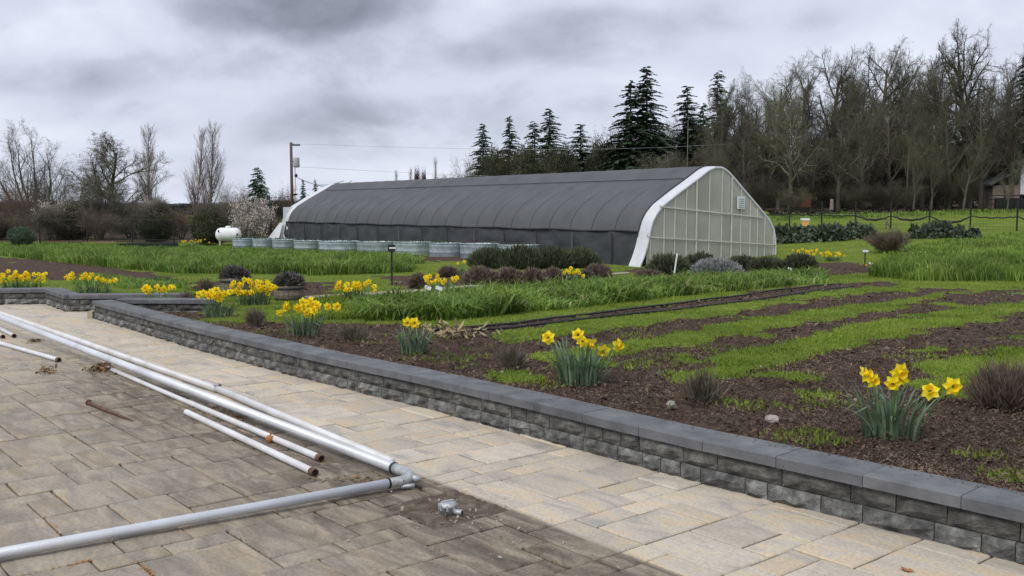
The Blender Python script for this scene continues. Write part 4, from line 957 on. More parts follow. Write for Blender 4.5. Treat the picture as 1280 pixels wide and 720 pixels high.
posts = [gp(x, Y) for x, Y in ((-70, 56), (-8, 56.5), (52, 57), (111, 57.5), (167, 58), (219, 58.5), (262, 59), (300, 59.5), (340, 60))]
fence('dark wire mesh fence with thin posts in front of the bare hedges on the left', posts, 1.50, [1.45], .05, 1.4, .16, '')
rp = [gp(x, Y) for x, Y in ((940, 57.5), (985, 56), (1025, 54.6), (1067, 53.2), (1111, 51.8), (1159, 50.4), (1210, 49), (1268, 47.5), (1330, 46.2), (1400, 45))]
ft, fo = fence('black post fence with a sagging dark netting roll across the green slope on the right', rp, 1.5, [], .05, 1.45, .15, '')
b = MB(); pts = []; rad_ = []
sags = [.02, .03, .05, .30, .28, .42, .10, .34, .2]
for i, (a, c) in enumerate(zip(rp[:-1], rp[1:])):
    for k in range(12):
        t = k / 12; q = Vector(a).lerp(Vector(c), t) - fo; q.z += .72 - sags[i] * (1 - (2 * t - 1) ** 2) * .8 + .02 * sin(k * 2.1 + i); q.y -= .04; pts.append(q); rad_.append(.030 + .035 * sin(pi * t) * (1.0 if sags[i] > .2 else .2))
b.tube(pts, rad_, 7); b.build('netting_roll', M['blackm'], ft, True)

# ------------------------------------------------------------------ posts, signs, boxes
sp = hit(490, 356); s_ = thing('plant_sign', 'tall black sign post with small square plate and white strip before the tubs', 'sign', sp)
h_ = hm(50, sp.y); MB().box((0, 0, h_ * .42), (.035, .02, h_ * .86)).build('stake', M['blackm'], s_); pl_ = MB().box((0, -.02, h_ * .92), (hm(9, sp.y), .02, h_ * .17)).build('plate', M['blackm'], s_); MB().box((.02, -.034, h_ * .925), (hm(8, sp.y), .006, h_ * .035)).build('strip', M['white'], pl_)
sp = hit(1081, 333); s_ = thing('plant_sign', 'short dark plant label with a pale tilted plate beside the bare bush', 'sign', sp); MB().box((0, 0, .2), (.03, .02, .42)).build('stake', M['blackm'], s_); MB().box((0, -.02, .46), (.17, .12, .03), Matrix.Rotation(.5, 3, 'X')).build('plate', M['greyc'], s_)
sp = hit(842, 345); s_ = tag(MB().bar((0, 0, -.05), (.09, 0, .62), .045, .035).build('wooden_stake', M['white'], None, loc=sp), 'pale wooden stake leaning in front of the greenhouse end wall', 'stake')
for k, (px, py, lb) in enumerate(((535, 383, 'left one of two white plant tags in the garlic row'), (549, 384, 'right one of two white plant tags in the garlic row'), (271, 336, 'tiny white tag beside the left planter mound'), (670, 330, 'small white tag on the rosemary hedge'), (987, 345, 'small white tag low by the hedge bed'), (1088, 338, 'white pebble-like tag by the short plant label'))):
    sp = hit(px, py); sp.z += .28 if k < 2 else .2
    tag(MB().box((0, 0, 0), (.10, .03, .05), Matrix.Rotation(.4, 3, 'Y')).bar((0, 0.02, -.25), (0, 0.02, 0), .01).build('plant_tag', M['white'], None, loc=sp), lb, 'tag')
p = gp(1006, 54.5); p = atY(1006, 289, 53.5); p.z = float(gz(p.x, p.y)); bx = thing('hive_box', 'small amber box with a white top standing on the slope behind the fence', 'box', p); MB().box((0, 0, .32), (.42, .4, .40)).build('body', M['amber'], bx); bx.scale = (.82, .82, .85); MB().box((0, 0, .58), (.50, .46, .13)).build('lid', M['white'], bx); MB().box((0, 0, .06), (.46, .44, .12)).build('stand', M['white'], bx)
p = gp(997, 80); bx = thing('red_crate', 'dark red-brown box at the foot of the woods behind the fence', 'box', p); MB().box((0, 0, .6), (1.6, .9, .8)).build('body', M['redwood'], bx); MB().box((0, 0, 1.02), (1.7, 1.0, .06)).build('lid', M['redwood'], bx); MB().box((0, 0, .1), (1.5, .8, .2)).build('base', M['blackm'], bx)
for px, lb, w in ((970, 'pale stump of a post left of the red box at the woods edge', .26), (1037, 'pale tree stump right of the red box at the woods edge', .3)):
    p = gp(px, 78); b = MB(); b.lathe([(w * .6, -.1), (w * .5, .5), (w * .45, .9), (w * .4, .95), (0, .93)], 10); tag(b.build('tree_stump', M['twig_pale'], None, loc=p), lb, 'stump')
# a small grey stake animal-like post by the fence
p = gp(1105, 53); tag(MB().bar((0, 0, 0), (.05, 0, .5), .09).bar((.05, 0, .4), (.2, 0, .1), .06).build('broken_stake', M['wood'], None, loc=p), 'short pale broken stake at the fence above the bare bush', 'stake')

# utility pole
p = gp(367, 82); up_ = thing('utility_pole', 'brown wooden utility pole with a grey transformer behind the greenhouse far end', 'utility pole', p); ptop = atY(367, 178, 82).z - p.z
MB().tube([(0, 0, -.2), (0, 0, ptop)], [.14, .11], 10).build('pole', M['pole'], up_, True)
MB().lathe([(.0, 0), (.24, .02), (.27, .1), (.27, .75), (.24, .85), (0, .88)], 14, (.42, 0, ptop - 2.1)).build('transformer', M['greyc'], up_, True); MB().bar((0, 0, ptop - 1.6), (.3, 0, ptop - 1.6), .08).build('bracket', M['blackm'], up_)
MB().box((.45, 0, ptop - .22), (.62, .14, .12)).bar((0, 0, ptop - .1), (.2, 0, ptop - .15), .07).build('street_light', M['blackm'], up_)
MB().lathe([(.1, 0), (.14, .1), (.1, .26)], 8, (.42, -.2, ptop - 2.9)).build('insulator', M['blackm'], up_, True); MB().tube([(.3, 0, ptop - 2.1), (.3, 0, ptop - 3.6), (.26, 0, ptop - 5)], .035, 6).build('conduit', M['greyc'], up_)
MB().box((.30, 0, ptop - 4.35), (.3, .16, .14)).build('meter_box', M['blackm'], up_)
b = MB()
for za, tx, ty, tz in ((ptop - 2.9, 430, 226, 78), (ptop - 2.9, 445, 231, 78), (ptop - 4.3, 440, 226, 76), (ptop - 4.4, 300, 236, 95)):
    q = atY(tx, ty, tz) - p; q = q * 1.0; a = Vector((.4, 0, za)); b.tube([a.lerp(q, i / 8) - Vector((0, 0, .5 * sin(pi * i / 8))) for i in range(9)], .02, 4, cap=False)
b.build('service_wire', M['blackm'], up_)
wires = []
for k, (ya, yb, yy) in enumerate(((172, 168, 100), (213, 172, 92), (205, 170, 94))):
    a = p + Vector((.1 * k, 0, ptop - .1 - 1.9 * k)); c = atY(1330, yb - 40 * (k == 0), yy); b = MB(); b.tube([a.lerp(c, i / 14) - Vector((0, 0, 2.2 * sin(pi * i / 14))) for i in range(15)], .010, 4, cap=False)
    tag(b.build('overhead_wire', M['greyc']), ['uppermost thin overhead wire crossing the sky above the conifers', 'middle overhead wire crossing in front of the woods', 'lowest overhead wire crossing in front of the woods'][k], 'wire')
# house at the right edge
p = gp(1272, 80); hs_ = thing('house', 'pale house with a white gable and dark grey roof half hidden at the right edge', 'house', p, radians(-8))
zt = atY(1272, 206, 80).z - p.z; z1 = atY(1272, 243, 80).z - p.z
MB().add([(-.1, 0, z1), (4.5, 0, z1), (4.5, 0, zt - .4), (.0, 0, zt), (-.1, 0, zt - .1), (-.1, 5, z1), (4.5, 5, z1), (4.5, 5, zt - .4), (0, 5, zt), (-.1, 5, zt - .1)], [(0, 1, 2, 3, 4), (9, 8, 7, 6, 5), (0, 4, 9, 5), (1, 6, 7, 2), (0, 5, 6, 1)]).build('wall', M['housewall'], hs_)
MB().add([(-.5, -.4, zt - .15), (-.5, 5.4, zt - .15), (2.6, 5.4, zt + 1.1), (2.6, -.4, zt + 1.1), (-.5, -.4, zt - .0), (-.5, 5.4, zt), (2.6, 5.4, zt + 1.25), (2.6, -.4, zt + 1.25)], [(0, 1, 2, 3), (7, 6, 5, 4), (0, 3, 7, 4), (1, 5, 6, 2), (0, 4, 5, 1), (3, 2, 6, 7)]).build('roof', M['houseroof'], hs_)
MB().box((-1.2, 1.2, z1 - .2), (2.1, 2.5, 1.9)).build('annex_wall', M['wood'], hs_)  # dark tone puts the annex's shade into its wall colour
MB().add([(-2.5, -.3, z1 + .7), (-.1, -.3, z1 + 2.1), (-.1, 3, z1 + 2.1), (-2.5, 3, z1 + .7), (-2.5, -.3, z1 + .85), (-.1, -.3, z1 + 2.25), (-.1, 3, z1 + 2.25), (-2.5, 3, z1 + .85)], [(0, 1, 2, 3), (7, 6, 5, 4), (0, 4, 5, 1), (1, 5, 6, 2), (2, 6, 7, 3), (3, 7, 4, 0)]).build('annex_roof', M['houseroof'], hs_)
MB().box((1.0, -.03, z1 + 1.0), (.7, .06, 1.0)).build('window', M['blackm'], hs_); MB().box((.3, 1.0, z1 / 2 - .3), (4.8, 3, z1)).build('dark_skirt', M['blackm'], hs_)
b = MB()
for z in (z1 - .8, z1 - .4, z1 - .1): b.bar((-3, -1.2, z), (3.5, -1.2, z), .07)
for i in range(6): b.bar((-3 + i * 1.3, -1.2, 0), (-3 + i * 1.3, -1.2, z1), .09)
b.build('deck_railing', M['blackm'], hs_)

# ------------------------------------------------------------------ planters with mounds
def mound_pts(seed, n, rx, ry, h, inner=.35, rough=.12):
    r = np.random.default_rng(seed); a = r.uniform(0, 2 * pi, n); t = np.arccos(r.uniform(0, 1, n)); k = r.uniform(inner, 1, n) ** .5
    k = k * (1 + rough * 2 * fbm(a * 1.6, t * 3, seed, 3) * 2)
    return np.stack([rx * k * np.sin(t) * np.cos(a), ry * k * np.sin(t) * np.sin(a), h * k * np.cos(t)], -1)
def sprig_mesh(name, seed, n, rx, ry, h, slen, w, m, up=.6, core=True):
    """mound of narrow upright shoots growing outwards"""
    r = np.random.default_rng(seed); P = mound_pts(seed, n, rx * .92, ry * .92, h * .85, .25); d = P / np.array([rx, ry, h]); d[:, 2] += up; d += r.normal(size=d.shape) * .35; d /= np.linalg.norm(d, axis=1, keepdims=True)
    s = slen * r.uniform(.5, 1.3, n)[:, None]; e_ = np.cross(d, r.normal(size=(n, 3))); e_ /= np.linalg.norm(e_, axis=1, keepdims=True) + 1e-9
    V = np.stack([P - e_ * w * .35, P + e_ * w * .35, P + d * s * .6 + e_ * w * .5, P + d * s, P + d * s * .6 - e_ * w * .5], 1).reshape(-1, 3)
    me = mesh_np(name, V, [np.arange(n * 5).reshape(-1, 5)]); me.materials.append(M[m]); return me
def stems_mesh(seed, n, rx, h, m='bark_dark', r0=.012):
    r = random.Random(seed); s = []
    for i in range(n):
        a = r.random() * 6.28; k = r.random() ** .5 * .8; s.append((.1 * cos(a) * rx, .1 * sin(a) * rx, -.05, rx * k * cos(a), rx * k * sin(a), h * (1 - k * .5) * .9, r0, r0 * .3))
    me = tubes_mesh('stems', [(s, 4)]); me.materials.append(M[m]); return me
def shrub(label, px, py, wpx, hpx, kind='lavender', cat='shrub', group=None, n=2600, slen=.12, w=.02, name='shrub', up=.6, seed=None, depth=.8, m=None, base=None):
    p = hit(px, py) if base is None else base; Y = p.y; W = hm(wpx, Y) / 2; Hh = hm(hpx, Y); seed = seed or int(px) * 3 + int(py); p = p + Vector((0, W * depth * .6, 0)); p.z = float(gz(p.x, p.y)) if base is None else base.z
    t = thing(name, label, cat, p, 0, group); link('foliage', sprig_mesh('foliage', seed, n, W, W * depth, Hh, slen, w, m or kind, up), None, t); link('stems', stems_mesh(seed, 26, W, Hh), None, t); return t
def planter(label, px, py, wpx, hpx, mlabel):
    p = hit(px, py); W = hm(wpx, p.y); Hh = hm(hpx, p.y); c = p + Vector((0, W * .45, 0)); c.z = float(gz(c.x, c.y)) - .03
    t = thing('barrel_planter', label, 'planter', c); n = 18
    for i in range(n):
        a0, a1 = 2 * pi * i / n + .012, 2 * pi * (i + 1) / n - .012; v = []
        for (r_, z) in ((.47, 0), (.52, Hh * .5), (.49, Hh)):
            for a in (a0, a1):
                for k in (1, .9): v.append((W * r_ * k * cos(a), W * r_ * k * sin(a), z + (.01 * sin(i * 5) if z else 0)))
        f = []
        for q in range(2): b = q * 4; f += [(b, b + 2, b + 6, b + 4), (b + 1, b + 5, b + 7, b + 3), (b, b + 4, b + 5, b + 1), (b + 2, b + 3, b + 7, b + 6)]
        f += [(8, 10, 11, 9), (0, 1, 3, 2)]; MB().add(v, f).build('stave', M['wood'], t)
    for z in (.18, .78): MB().lathe([(W * .515, Hh * z), (W * .528, Hh * (z + .07)), (W * .515, Hh * (z + .12))], 24, cap=False).build('hoop_band', M['blackm'], t, True)
    MB().lathe([(W * .46, Hh * .9), (0, Hh * .95)], 16, cap=False).build('soil_fill', M['pitdirt'], t)
    b2 = c + Vector((0, 0, Hh * .97)); m_ = thing('potted_lavender', mlabel, 'shrub', b2)
    link('foliage', sprig_mesh('foliage', px, 3600, W * .52, W * .48, hm(17, p.y), .07, .016, 'lav_grey', .3), None, m_); link('stems', stems_mesh(px, 24, W * .5, hm(15, p.y)), None, m_)
M['lav_grey'] = mat('grey_purple_sprigs', [(.045, .042, .038), (.11, .105, .096), (.19, .18, .165)], 14, .9)
planter('left half-barrel planter of weathered grey staves', 290, 370, 37, 24, 'round grey-purple dry lavender mound in the left barrel')
planter('right half-barrel planter of weathered grey staves', 358, 377, 37, 22, 'round grey-purple dry lavender mound in the right barrel')

for i, (px, py, w, h, lb) in enumerate(((612, 336, 52, 22, 'leftmost bushy rosemary of the hedge in front of the tubs'), (650, 337, 60, 27, 'tallest rosemary, second from the left in the hedge before the tubs'), (690, 336, 56, 24, 'third rosemary of the hedge, before the dark side curtain'), (726, 335, 50, 21, 'rightmost rosemary of the hedge, before the dark side curtain'))):
    shrub(lb, px, py, w, h, 'rosemary', 'rosemary', 'rosemary hedge before the greenhouse', 4200, .26, .035, 'rosemary_bush', 1.3)
for i, (px, py, w, h, lb) in enumerate(((600, 358, 52, 26, 'leftmost brown dormant lavender mound by the path'), (634, 357, 50, 23, 'second brown lavender mound from the left by the path'), (667, 356, 44, 21, 'third brown lavender mound below the rosemary'), (692, 353, 30, 18, 'fourth brown lavender mound, left of the small daffodil clump'), (747, 348, 42, 18, 'dark brown mound right of the small daffodil clump'), (523, 360, 22, 18, 'small pinkish grey mound left of the path daffodils'), (560, 346, 24, 13, 'low grey mound behind the path daffodils'))):
    shrub(lb, px, py, w, h, 'lavender', 'lavender', 'dormant lavender mounds along the path', 3400, .09, .018, 'lavender_mound', .5)
shrub('pale grey twiggy mound beside the brown mounds at the path', 733, 352, 24, 14, 'silver', 'shrub', None, 1500, .08, .02, 'grey_shrub', .5, m='lav_grey')
shrub('large silvery grey santolina mound in front of the greenhouse end wall', 898, 346, 76, 25, 'silver', 'shrub', None, 5200, .10, .022, 'silver_mound', .4)
for (px, py, w, h, lb) in ((838, 343, 62, 26, 'dark green bushy shrub at the near left corner of the end wall'), (878, 339, 46, 22, 'dark shrub behind the silvery mound, left half of the end wall'), (930, 337, 44, 15, 'dark low shrub right of the silvery mound'), (962, 338, 48, 14, 'dark low shrub at the right foot of the end wall'), (1003, 338, 46, 19, 'dark olive shrub just right of the greenhouse')):
    shrub(lb, px, py, w, h, 'rosemary', 'shrub', 'dark shrubs along the foot of the end wall', 3000, .16, .028, 'dark_shrub', .7)
for (px, py, w, h, lb) in ((812, 347, 40, 10, 'low brown dormant patch left of the wooden stake'), (1108, 339, 22, 6, 'tiny brown clump right of the bare bush')):
    shrub(lb, px, py, w, h, 'lavender', 'shrub', None, 1200, .07, .02, 'brown_patch', .4)
for (px, py, w, h, lb, m) in ((880, 502, 52, 36, 'small dry olive-brown subshrub near the wall, between the two near daffodil clumps', 'tuft'), (1268, 512, 92, 46, 'dark brown dry subshrub at the right edge behind the near daffodils', 'lavender'), (640, 460, 30, 22, 'small dark weedy tuft above the cap stones', 'tuft'), (318, 406, 26, 16, 'little dry tuft behind the wall, between two daffodil clumps', 'tuft'), (232, 386, 22, 22, 'small russet dry tuft right of the leftmost wall-end daffodils', 'lavender'), (255, 364, 24, 16, 'reddish dry stems left of the left barrel', 'twig_red'), (440, 426, 40, 16, 'dry brown tuft right of the blue-green daffodil clump', 'tuft')):
    shrub(lb, px, py, w, h, m, 'shrub', None, 420 if w < 60 else 2600, .10 if w < 60 else .13, .006, 'dry_tuft', 1.2)
    # fine bare twigs, so it reads as a dormant plant
wd = hit(570, 420); o = tag(link('dead_leaf_pile', leaf_cloud(5, np.random.default_rng(2).normal(size=(130, 3)) * [.16, .08, .03] + [0, 0, .05], .12, 'straw', 'dead_leaf_pile', .25), None, None, wd), 'pile of straw coloured withered leaves at the start of the planted row', 'leaves', kind='stuff')

# bare fan-shaped bush
proto_tree('fan', 61, dict(seg=[5, 4, 3, 2], wob=[.06, .1, .14, .2], up=[.01, .02, .02, .01], taper=[.4, .4, .5, .5], n=[7, 6, 5], ang=[18, 24, 30], rr=[.65, .65, .65], len=[.55, .5, .5], fall=[.3, .3, .3], **{'from': [.2, .1, .1]}), 1.2, .014, 'bark_dark', 'lavender', 40, 46, (4, 3, 3, 3))
t = put_tree('fan', 'bare_bush', 'wide leafless fan-shaped bush standing on the lawn left of the grass bank', 'bush', 1111, 285, 34, 52)
# leafy brassica row
ci = 0
ORD = ['first','second','third','fourth','fifth','sixth','seventh','eighth','ninth','tenth','eleventh','twelfth','thirteenth','fourteenth','fifteenth','sixteenth','seventeenth','eighteenth','nineteenth','twentieth','twenty-first','twenty-second','twenty-third']
cab = [(x, 1) for x in range(968, 1088, 9)] + [(1142, 0), (1158, 0), (1171, 0), (1182, 0), (1197, 0), (1212, 0)]
cm = {}
for s in (1, 2, 3): cm[s] = leaf_cloud(80 + s, mound_pts(80 + s, 420, .30, .30, .42, .2), .17, 'cabbage', 'leaves', .7, .7), stems_mesh(80 + s, 8, .2, .4)
for i, (px, row) in enumerate(cab):
    p = gp(px + random.uniform(-2, 2), 41 + random.uniform(-.6, .6)); s = random.choice((1, 2, 3)); 
    t = thing('kale_plant', ORD[i] + ' blue-green kale plant from the left in the dense row' if row else ['kale plant right after the bare bush, first of the gappy row', 'second kale plant of the gappy row', 'third kale plant of the gappy row', 'fourth kale plant of the gappy row', 'tall narrow kale gone to seed, fifth of the gappy row', 'rightmost low kale plant of the gappy row'][i - (len(cab) - 6)], 'kale', p, random.uniform(0, 6), 'kale plants in the dense row' if row else 'kale plants in the gappy row')
    k = random.uniform(1.0, 1.3); t.scale = (k * (.7 if not row else 1.15), k, k * (1.15 if i != len(cab) - 1 else .8)); link('leaves', cm[s][0], None, t); link('stems', cm[s][1], None, t)

# ------------------------------------------------------------------ daffodils
def petal_mesh():
    b = MB()
    for i in range(6):
        a = i * pi / 3 + (.1 if i % 2 else 0); w = .022; L = .044; z = -.002 if i % 2 else .002; R = Matrix.Rotation(a, 3, 'Z')
        pts = [(.008, -.006, z), (.008, .006, z), (.026, w * .75, z + .004), (.026, -w * .75, z + .004), (L, 0.001, z - .004), (.018, 0, z + .001)]
        b.add([R @ Vector(q) for q in pts], [(0, 3, 5), (0, 5, 1), (1, 5, 2), (5, 3, 4), (5, 4, 2)])
    return b.mesh('petals')
def cup_mesh():
    b = MB(); n = 10; v = []
    for (r_, z) in ((.009, 0), (.012, .014), (.0135, .026), (.0185, .034)):
        for j in range(n): a = 2 * pi * j / n; k = 1 + (.10 * (j % 2) if z > .03 else 0); v.append((r_ * k * cos(a), r_ * k * sin(a), z))
    f = [(i * n + j, i * n + (j + 1) % n, (i + 1) * n + (j + 1) % n, (i + 1) * n + j) for i in range(3) for j in range(n)]; b.add(v, f); return b.mesh('cup', True)
PET = petal_mesh(); PET.materials.append(M['daff_yellow']); CUP = cup_mesh(); CUP.materials.append(M['daff_cup'])
FL = MB()                      # petals and cup in one mesh, for the farther clumps
FLm = bpy.data.meshes.new('flower'); v1 = [tuple(v.co) for v in PET.vertices]; v2 = [tuple(v.co) for v in CUP.vertices]; FLm.from_pydata(v1 + v2, [], [tuple(p.vertices) for p in PET.polygons] + [tuple(i + len(v1) for i in p.vertices) for p in CUP.polygons]); FLm.update(); FLm.materials.append(M['daff_yellow']); FLm.materials.append(M['daff_cup'])
for p_ in FLm.polygons[len(PET.polygons):]: p_.material_index = 1
def leaf_blade(r, h, w, lean, az):
    n = 5; v = []; f = []; d = Vector((cos(az), sin(az), 0)); s = Vector((-sin(az + r.uniform(-.9, .9)), cos(az), 0)).normalized()
    kink = r.random() < .2
    for i in range(n + 1):
        t = i / n; bend = lean * t ** 1.9; z = h * t * (1 - .25 * bend) if not kink else h * (t if t < .6 else .6 - (t - .6) * .3); c = d * (h * bend * 1.0) + Vector((0, 0, z)); ww = w * (1 - t ** 3.5) * .5 + .0006
        v += [c - s * ww, c - d.cross(s) * 0 + d * .0025 * (1 - t), c + s * ww]
    for i in range(n): a = i * 3; f += [(a, a + 1, a + 4, a + 3), (a + 1, a + 2, a + 5, a + 4)]
    return v, f
def daffodils(label, px, py, wpx, hpx, flowers, seed, nleaf=60, cup_label=None, near_=False, leafm='daff_leaf'):
    r = random.Random(seed); p = hit(px, py); Y = p.y; W = hm(wpx, Y) / 2; Hh = hm(hpx, Y); t = thing('daffodil_clump', label, 'daffodils', p + Vector((0, W * .2, 0)), 0, None); o = t.location.copy()
    b = MB()
    for i in range(nleaf):
        k = r.random() ** .6; a = r.random() * 6.28; bx_, by_ = k * W * .70 * cos(a), k * min(W * .45, .16) * sin(a); az = math.atan2(by_, bx_) + r.gauss(0, .6); v, f = leaf_blade(r, Hh * r.uniform(.62, 1.0), r.uniform(.011, .019) * (1 if near_ else 1.25), abs(r.gauss(.08, .30)) + .22 * k, az)
        if near_:
            q = MB().add(v, f); q.build('leaf', M[leafm], t, True, Vector((bx_, by_, -.01)))
        else: b.add([x + Vector((bx_, by_, -.01)) for x in v], f)
    if not near_: b.build('leaves', M[leafm], t, True)
    for (fx, fy) in flowers:
        q = atY(fx, fy, o.y + r.uniform(-.10, .06)); q = q - o; root = Vector((q.x * .45 + r.uniform(-.02, .02), q.y * .4, 0)); top = q + Vector((0, .02, -.005))
        fd = Vector((r.gauss(0, .65), -1 + r.gauss(0, .3), r.gauss(.0, .28))).normalized()
        kn = top + Vector((0, 0, .012)); 
        stem = MB().tube([root, root.lerp(top, .5) + Vector((q.x * -.06, 0, .02)), root.lerp(top, .9) + Vector((0, 0, .02)), kn, top + fd * .012], .0036 if near_ else .004, 6).build('stem', M['daff_stem'], t, True)
        R = fd.to_track_quat('Z', 'Y').to_matrix().to_4x4() @ Matrix.Rotation(r.random() * 6, 4, 'Z'); s = r.uniform(1.1, 1.35) * (1.05 if near_ else .98)
        if near_:
            fl = bpy.data.objects.new('flower', PET); C.objects.link(fl); fl.parent = t; fl.matrix_local = Matrix.Translation(top + fd * .012) @ R @ Matrix.Scale(s, 4); c = link('cup', CUP, None, fl)
        else:
            fl = link('flower', FLm, None, t); fl.matrix_local = Matrix.Translation(top + fd * .012) @ R @ Matrix.Scale(s, 4)
    return t
def rf(seed, n, x0, x1, y0, y1):
    r = random.Random(seed); return [(r.uniform(x0, x1), y0 + (y1 - y0) * (r.random() * .8 + .2 * abs(2 * i / n - 1))) for i in range(n)]
daffodils('nearest daffodil clump at the right, tall blue-green leaves and seven yellow flowers', 1117, 548, 100, 82, [(1080, 468), (1091, 475), (1125, 463), (1128, 471), (1118, 478), (1165, 490), (1192, 482)], 1, 84, near_=True)
daffodils('second nearest daffodil clump with six flowers, one standing far to the left', 727, 480, 88, 66, [(686, 422), (723, 418), (728, 427), (738, 426), (755, 438), (771, 431)], 2, 110, near_=True)
daffodils('small upright daffodil clump with only two flowers side by side', 517, 441, 50, 40, [(509, 402), (518, 403)], 3, 60, near_=True)
daffodils('blue-green daffodil clump in the mulch with flowers trailing to its right', 378, 419, 60, 32, [(349, 390), (356, 380), (358, 384), (370, 383), (373, 386), (379, 377), (383, 389), (385, 382), (389, 375), (394, 380), (392, 388), (397, 381), (383, 392), (408, 383), (420, 383)], 4, 70)
daffodils('daffodil clump with loose line of flowers leaning left of the dense bunch', 270, 398, 56, 26, [(249, 368), (254, 366), (259, 368), (264, 365), (268, 370), (272, 372), (275, 368), (274, 374), (281, 366), (287, 365), (262, 370), (270, 363), (278, 371)], 5, 64)
daffodils('densest round daffodil bunch in front of the barrels', 317, 383, 62, 22, rf(6, 34, 286, 346, 349, 370) + [(305, 349), (312, 350), (300, 354)], 6, 80)
daffodils('dark-leaved daffodil bunch at the bend of the concrete path', 446, 377, 42, 20, rf(7, 20, 420, 462, 351, 366) + [(468, 358), (470, 363)], 7, 70)
daffodils('daffodil bunch in front of the dark garlic row, right of the black sign', 549, 366, 36, 18, rf(8, 22, 531, 571, 343, 356), 8, 70)
daffodils('daffodil clump by the wall end with a broken line of flowers', 201, 388, 44, 24, [(180, 361), (183, 359), (186, 362), (184, 364), (197, 358), (198, 362), (206, 359), (207, 363), (213, 359), (218, 359), (188, 360)], 9, 60)
daffodils('daffodil bed at the far left edge behind the zigzag wall', 20, 366, 80, 18, rf(10, 34, -8, 57, 340, 354) + [(10, 339), (19, 340), (4, 346), (33, 342)], 10, 90)
daffodils('daffodil clump in the middle of the zigzag wall', 112, 368, 66, 16, rf(11, 20, 82, 128, 342, 350) + [(131, 350), (138, 351), (144, 350)], 11, 80)
daffodils('distant daffodil patch beside the propane tank', 243, 309, 34, 8, rf(12, 22, 227, 262, 299, 304), 12, 50)
daffodils('small daffodil clump between the brown lavender mounds', 715, 353, 24, 14, [(705, 341), (709, 338), (714, 335), (716, 341), (719, 340), (722, 338), (724, 341), (712, 340), (730, 345)], 13, 50)
daffodils('tiny daffodil clump with two flowers left of the rosemary', 577, 344, 16, 16, [(573, 329), (580, 327)], 14, 30)
daffodils('left of the two distant daffodil patches right of the greenhouse', 1008, 325, 36, 8, rf(15, 22, 990, 1022, 311, 319), 15, 50)
daffodils('right of the two distant daffodil patches right of the greenhouse', 1042, 327, 30, 10, rf(16, 22, 1026, 1056, 314, 321), 16, 50)
daffodils('single distant yellow flower by the short plant label', 1082, 337, 8, 6, [(1082, 331)], 17, 8)

# ------------------------------------------------------------------ trees
ORD = ['first','second','third','fourth','fifth','sixth','seventh','eighth','ninth','tenth','eleventh','twelfth','thirteenth','fourteenth','fifteenth','sixteenth','seventeenth','eighteenth','nineteenth','twentieth','twenty-first','twenty-second','twenty-third']
random.seed(21)
proto_tree('oak1', 101, OAK, 7.5, .32, 'bark_dark', 'bark_dark')
proto_tree('oak2', 118, OAK, 7.5, .30, 'bark_dark', 'bark_dark')
proto_tree('tall1', 131, TALL, 12, .30, 'bark_dark', 'twig_olive')
proto_tree('tall2', 147, TALL, 12, .27, 'bark_dark', 'bark_dark')
MUL = dict(TALL); MUL['n'] = [12, 6, 5, 4]; RND = dict(OAK); RND['n'] = [17, 11, 8, 6]; RND['up'] = [.03, .11, .08, .05, .02]; RND['fall'] = [.75, .45, .4, .3]; proto_tree('round', 205, RND, 6.5, .17, 'bark_dark', 'twig_olive'); proto_tree('multi', 151, MUL, 9, .15, 'bark_dark', 'twig_olive', 5, 15)
proto_tree('poplar', 161, POP, 12, .16, 'twig_pale', 'twig_pale')
proto_tree('thicket', 171, BUSH, 3.2, .055, 'bark_dark', 'brush', 9, 36, (4, 3, 3, 3))
proto_tree('thicket_ivy', 173, BUSH, 3.2, .055, 'bark_dark', 'brush', 9, 30, (4, 3, 3, 3), tips(3, 15000, 4, .12))
tr, cr, h, w, pts = PROTO['thicket_ivy']; PROTO['thicket_ivy'] = (tr, cr, h, w, leaf_cloud(4, pts, .12, 'brush', 'leaves', .3))
proto_tree('blossom', 181, BUSH, 2.6, .05, 'bark_dark', 'twig_olive', 7, 38, (4, 3, 3, 3), tips(3, 7000, 5, .06))
tr, cr, h, w, pts = PROTO['blossom']; PROTO['blossom'] = (tr, cr, h, w, leaf_cloud(5, pts, .11, 'blossom', 'blossom', .8))
def evergreen_pts(seed, n, w, h):
    p = mound_pts(seed, n, w / 2, w / 2, h * .62, .3, .25); p[:, 2] += h * .38; q = mound_pts(seed + 1, n // 2, w * .47, w * .47, h * .42, .5, .2); q[:, 2] = h * .40 - q[:, 2]; return np.concatenate([p, q])
def evergreen(key, seed, n, m, size):
    rq = random.Random(seed); tr = tubes_mesh('trunk', [([(0, 0, -.2, 0, 0, 1.2, .06, .05)] + [(0, 0, .2 + .1 * i, rq.uniform(-1, 1), rq.uniform(-1, 1), rq.uniform(.9, 2.6), .03, .01) for i in range(16)], 5)]); tr.materials.append(M['bark_dark']); me = leaf_cloud(seed, evergreen_pts(seed, n, 3, 3), size, m, 'crown', .45, .3); PROTO[key] = (tr, me, 3, 3, None)
evergreen('evergreen', 5, 15000, 'ivy', .11); evergreen('evergreen_dark', 6, 12000, 'needles', .13); evergreen('brushy', 8, 17000, 'brush', .12)
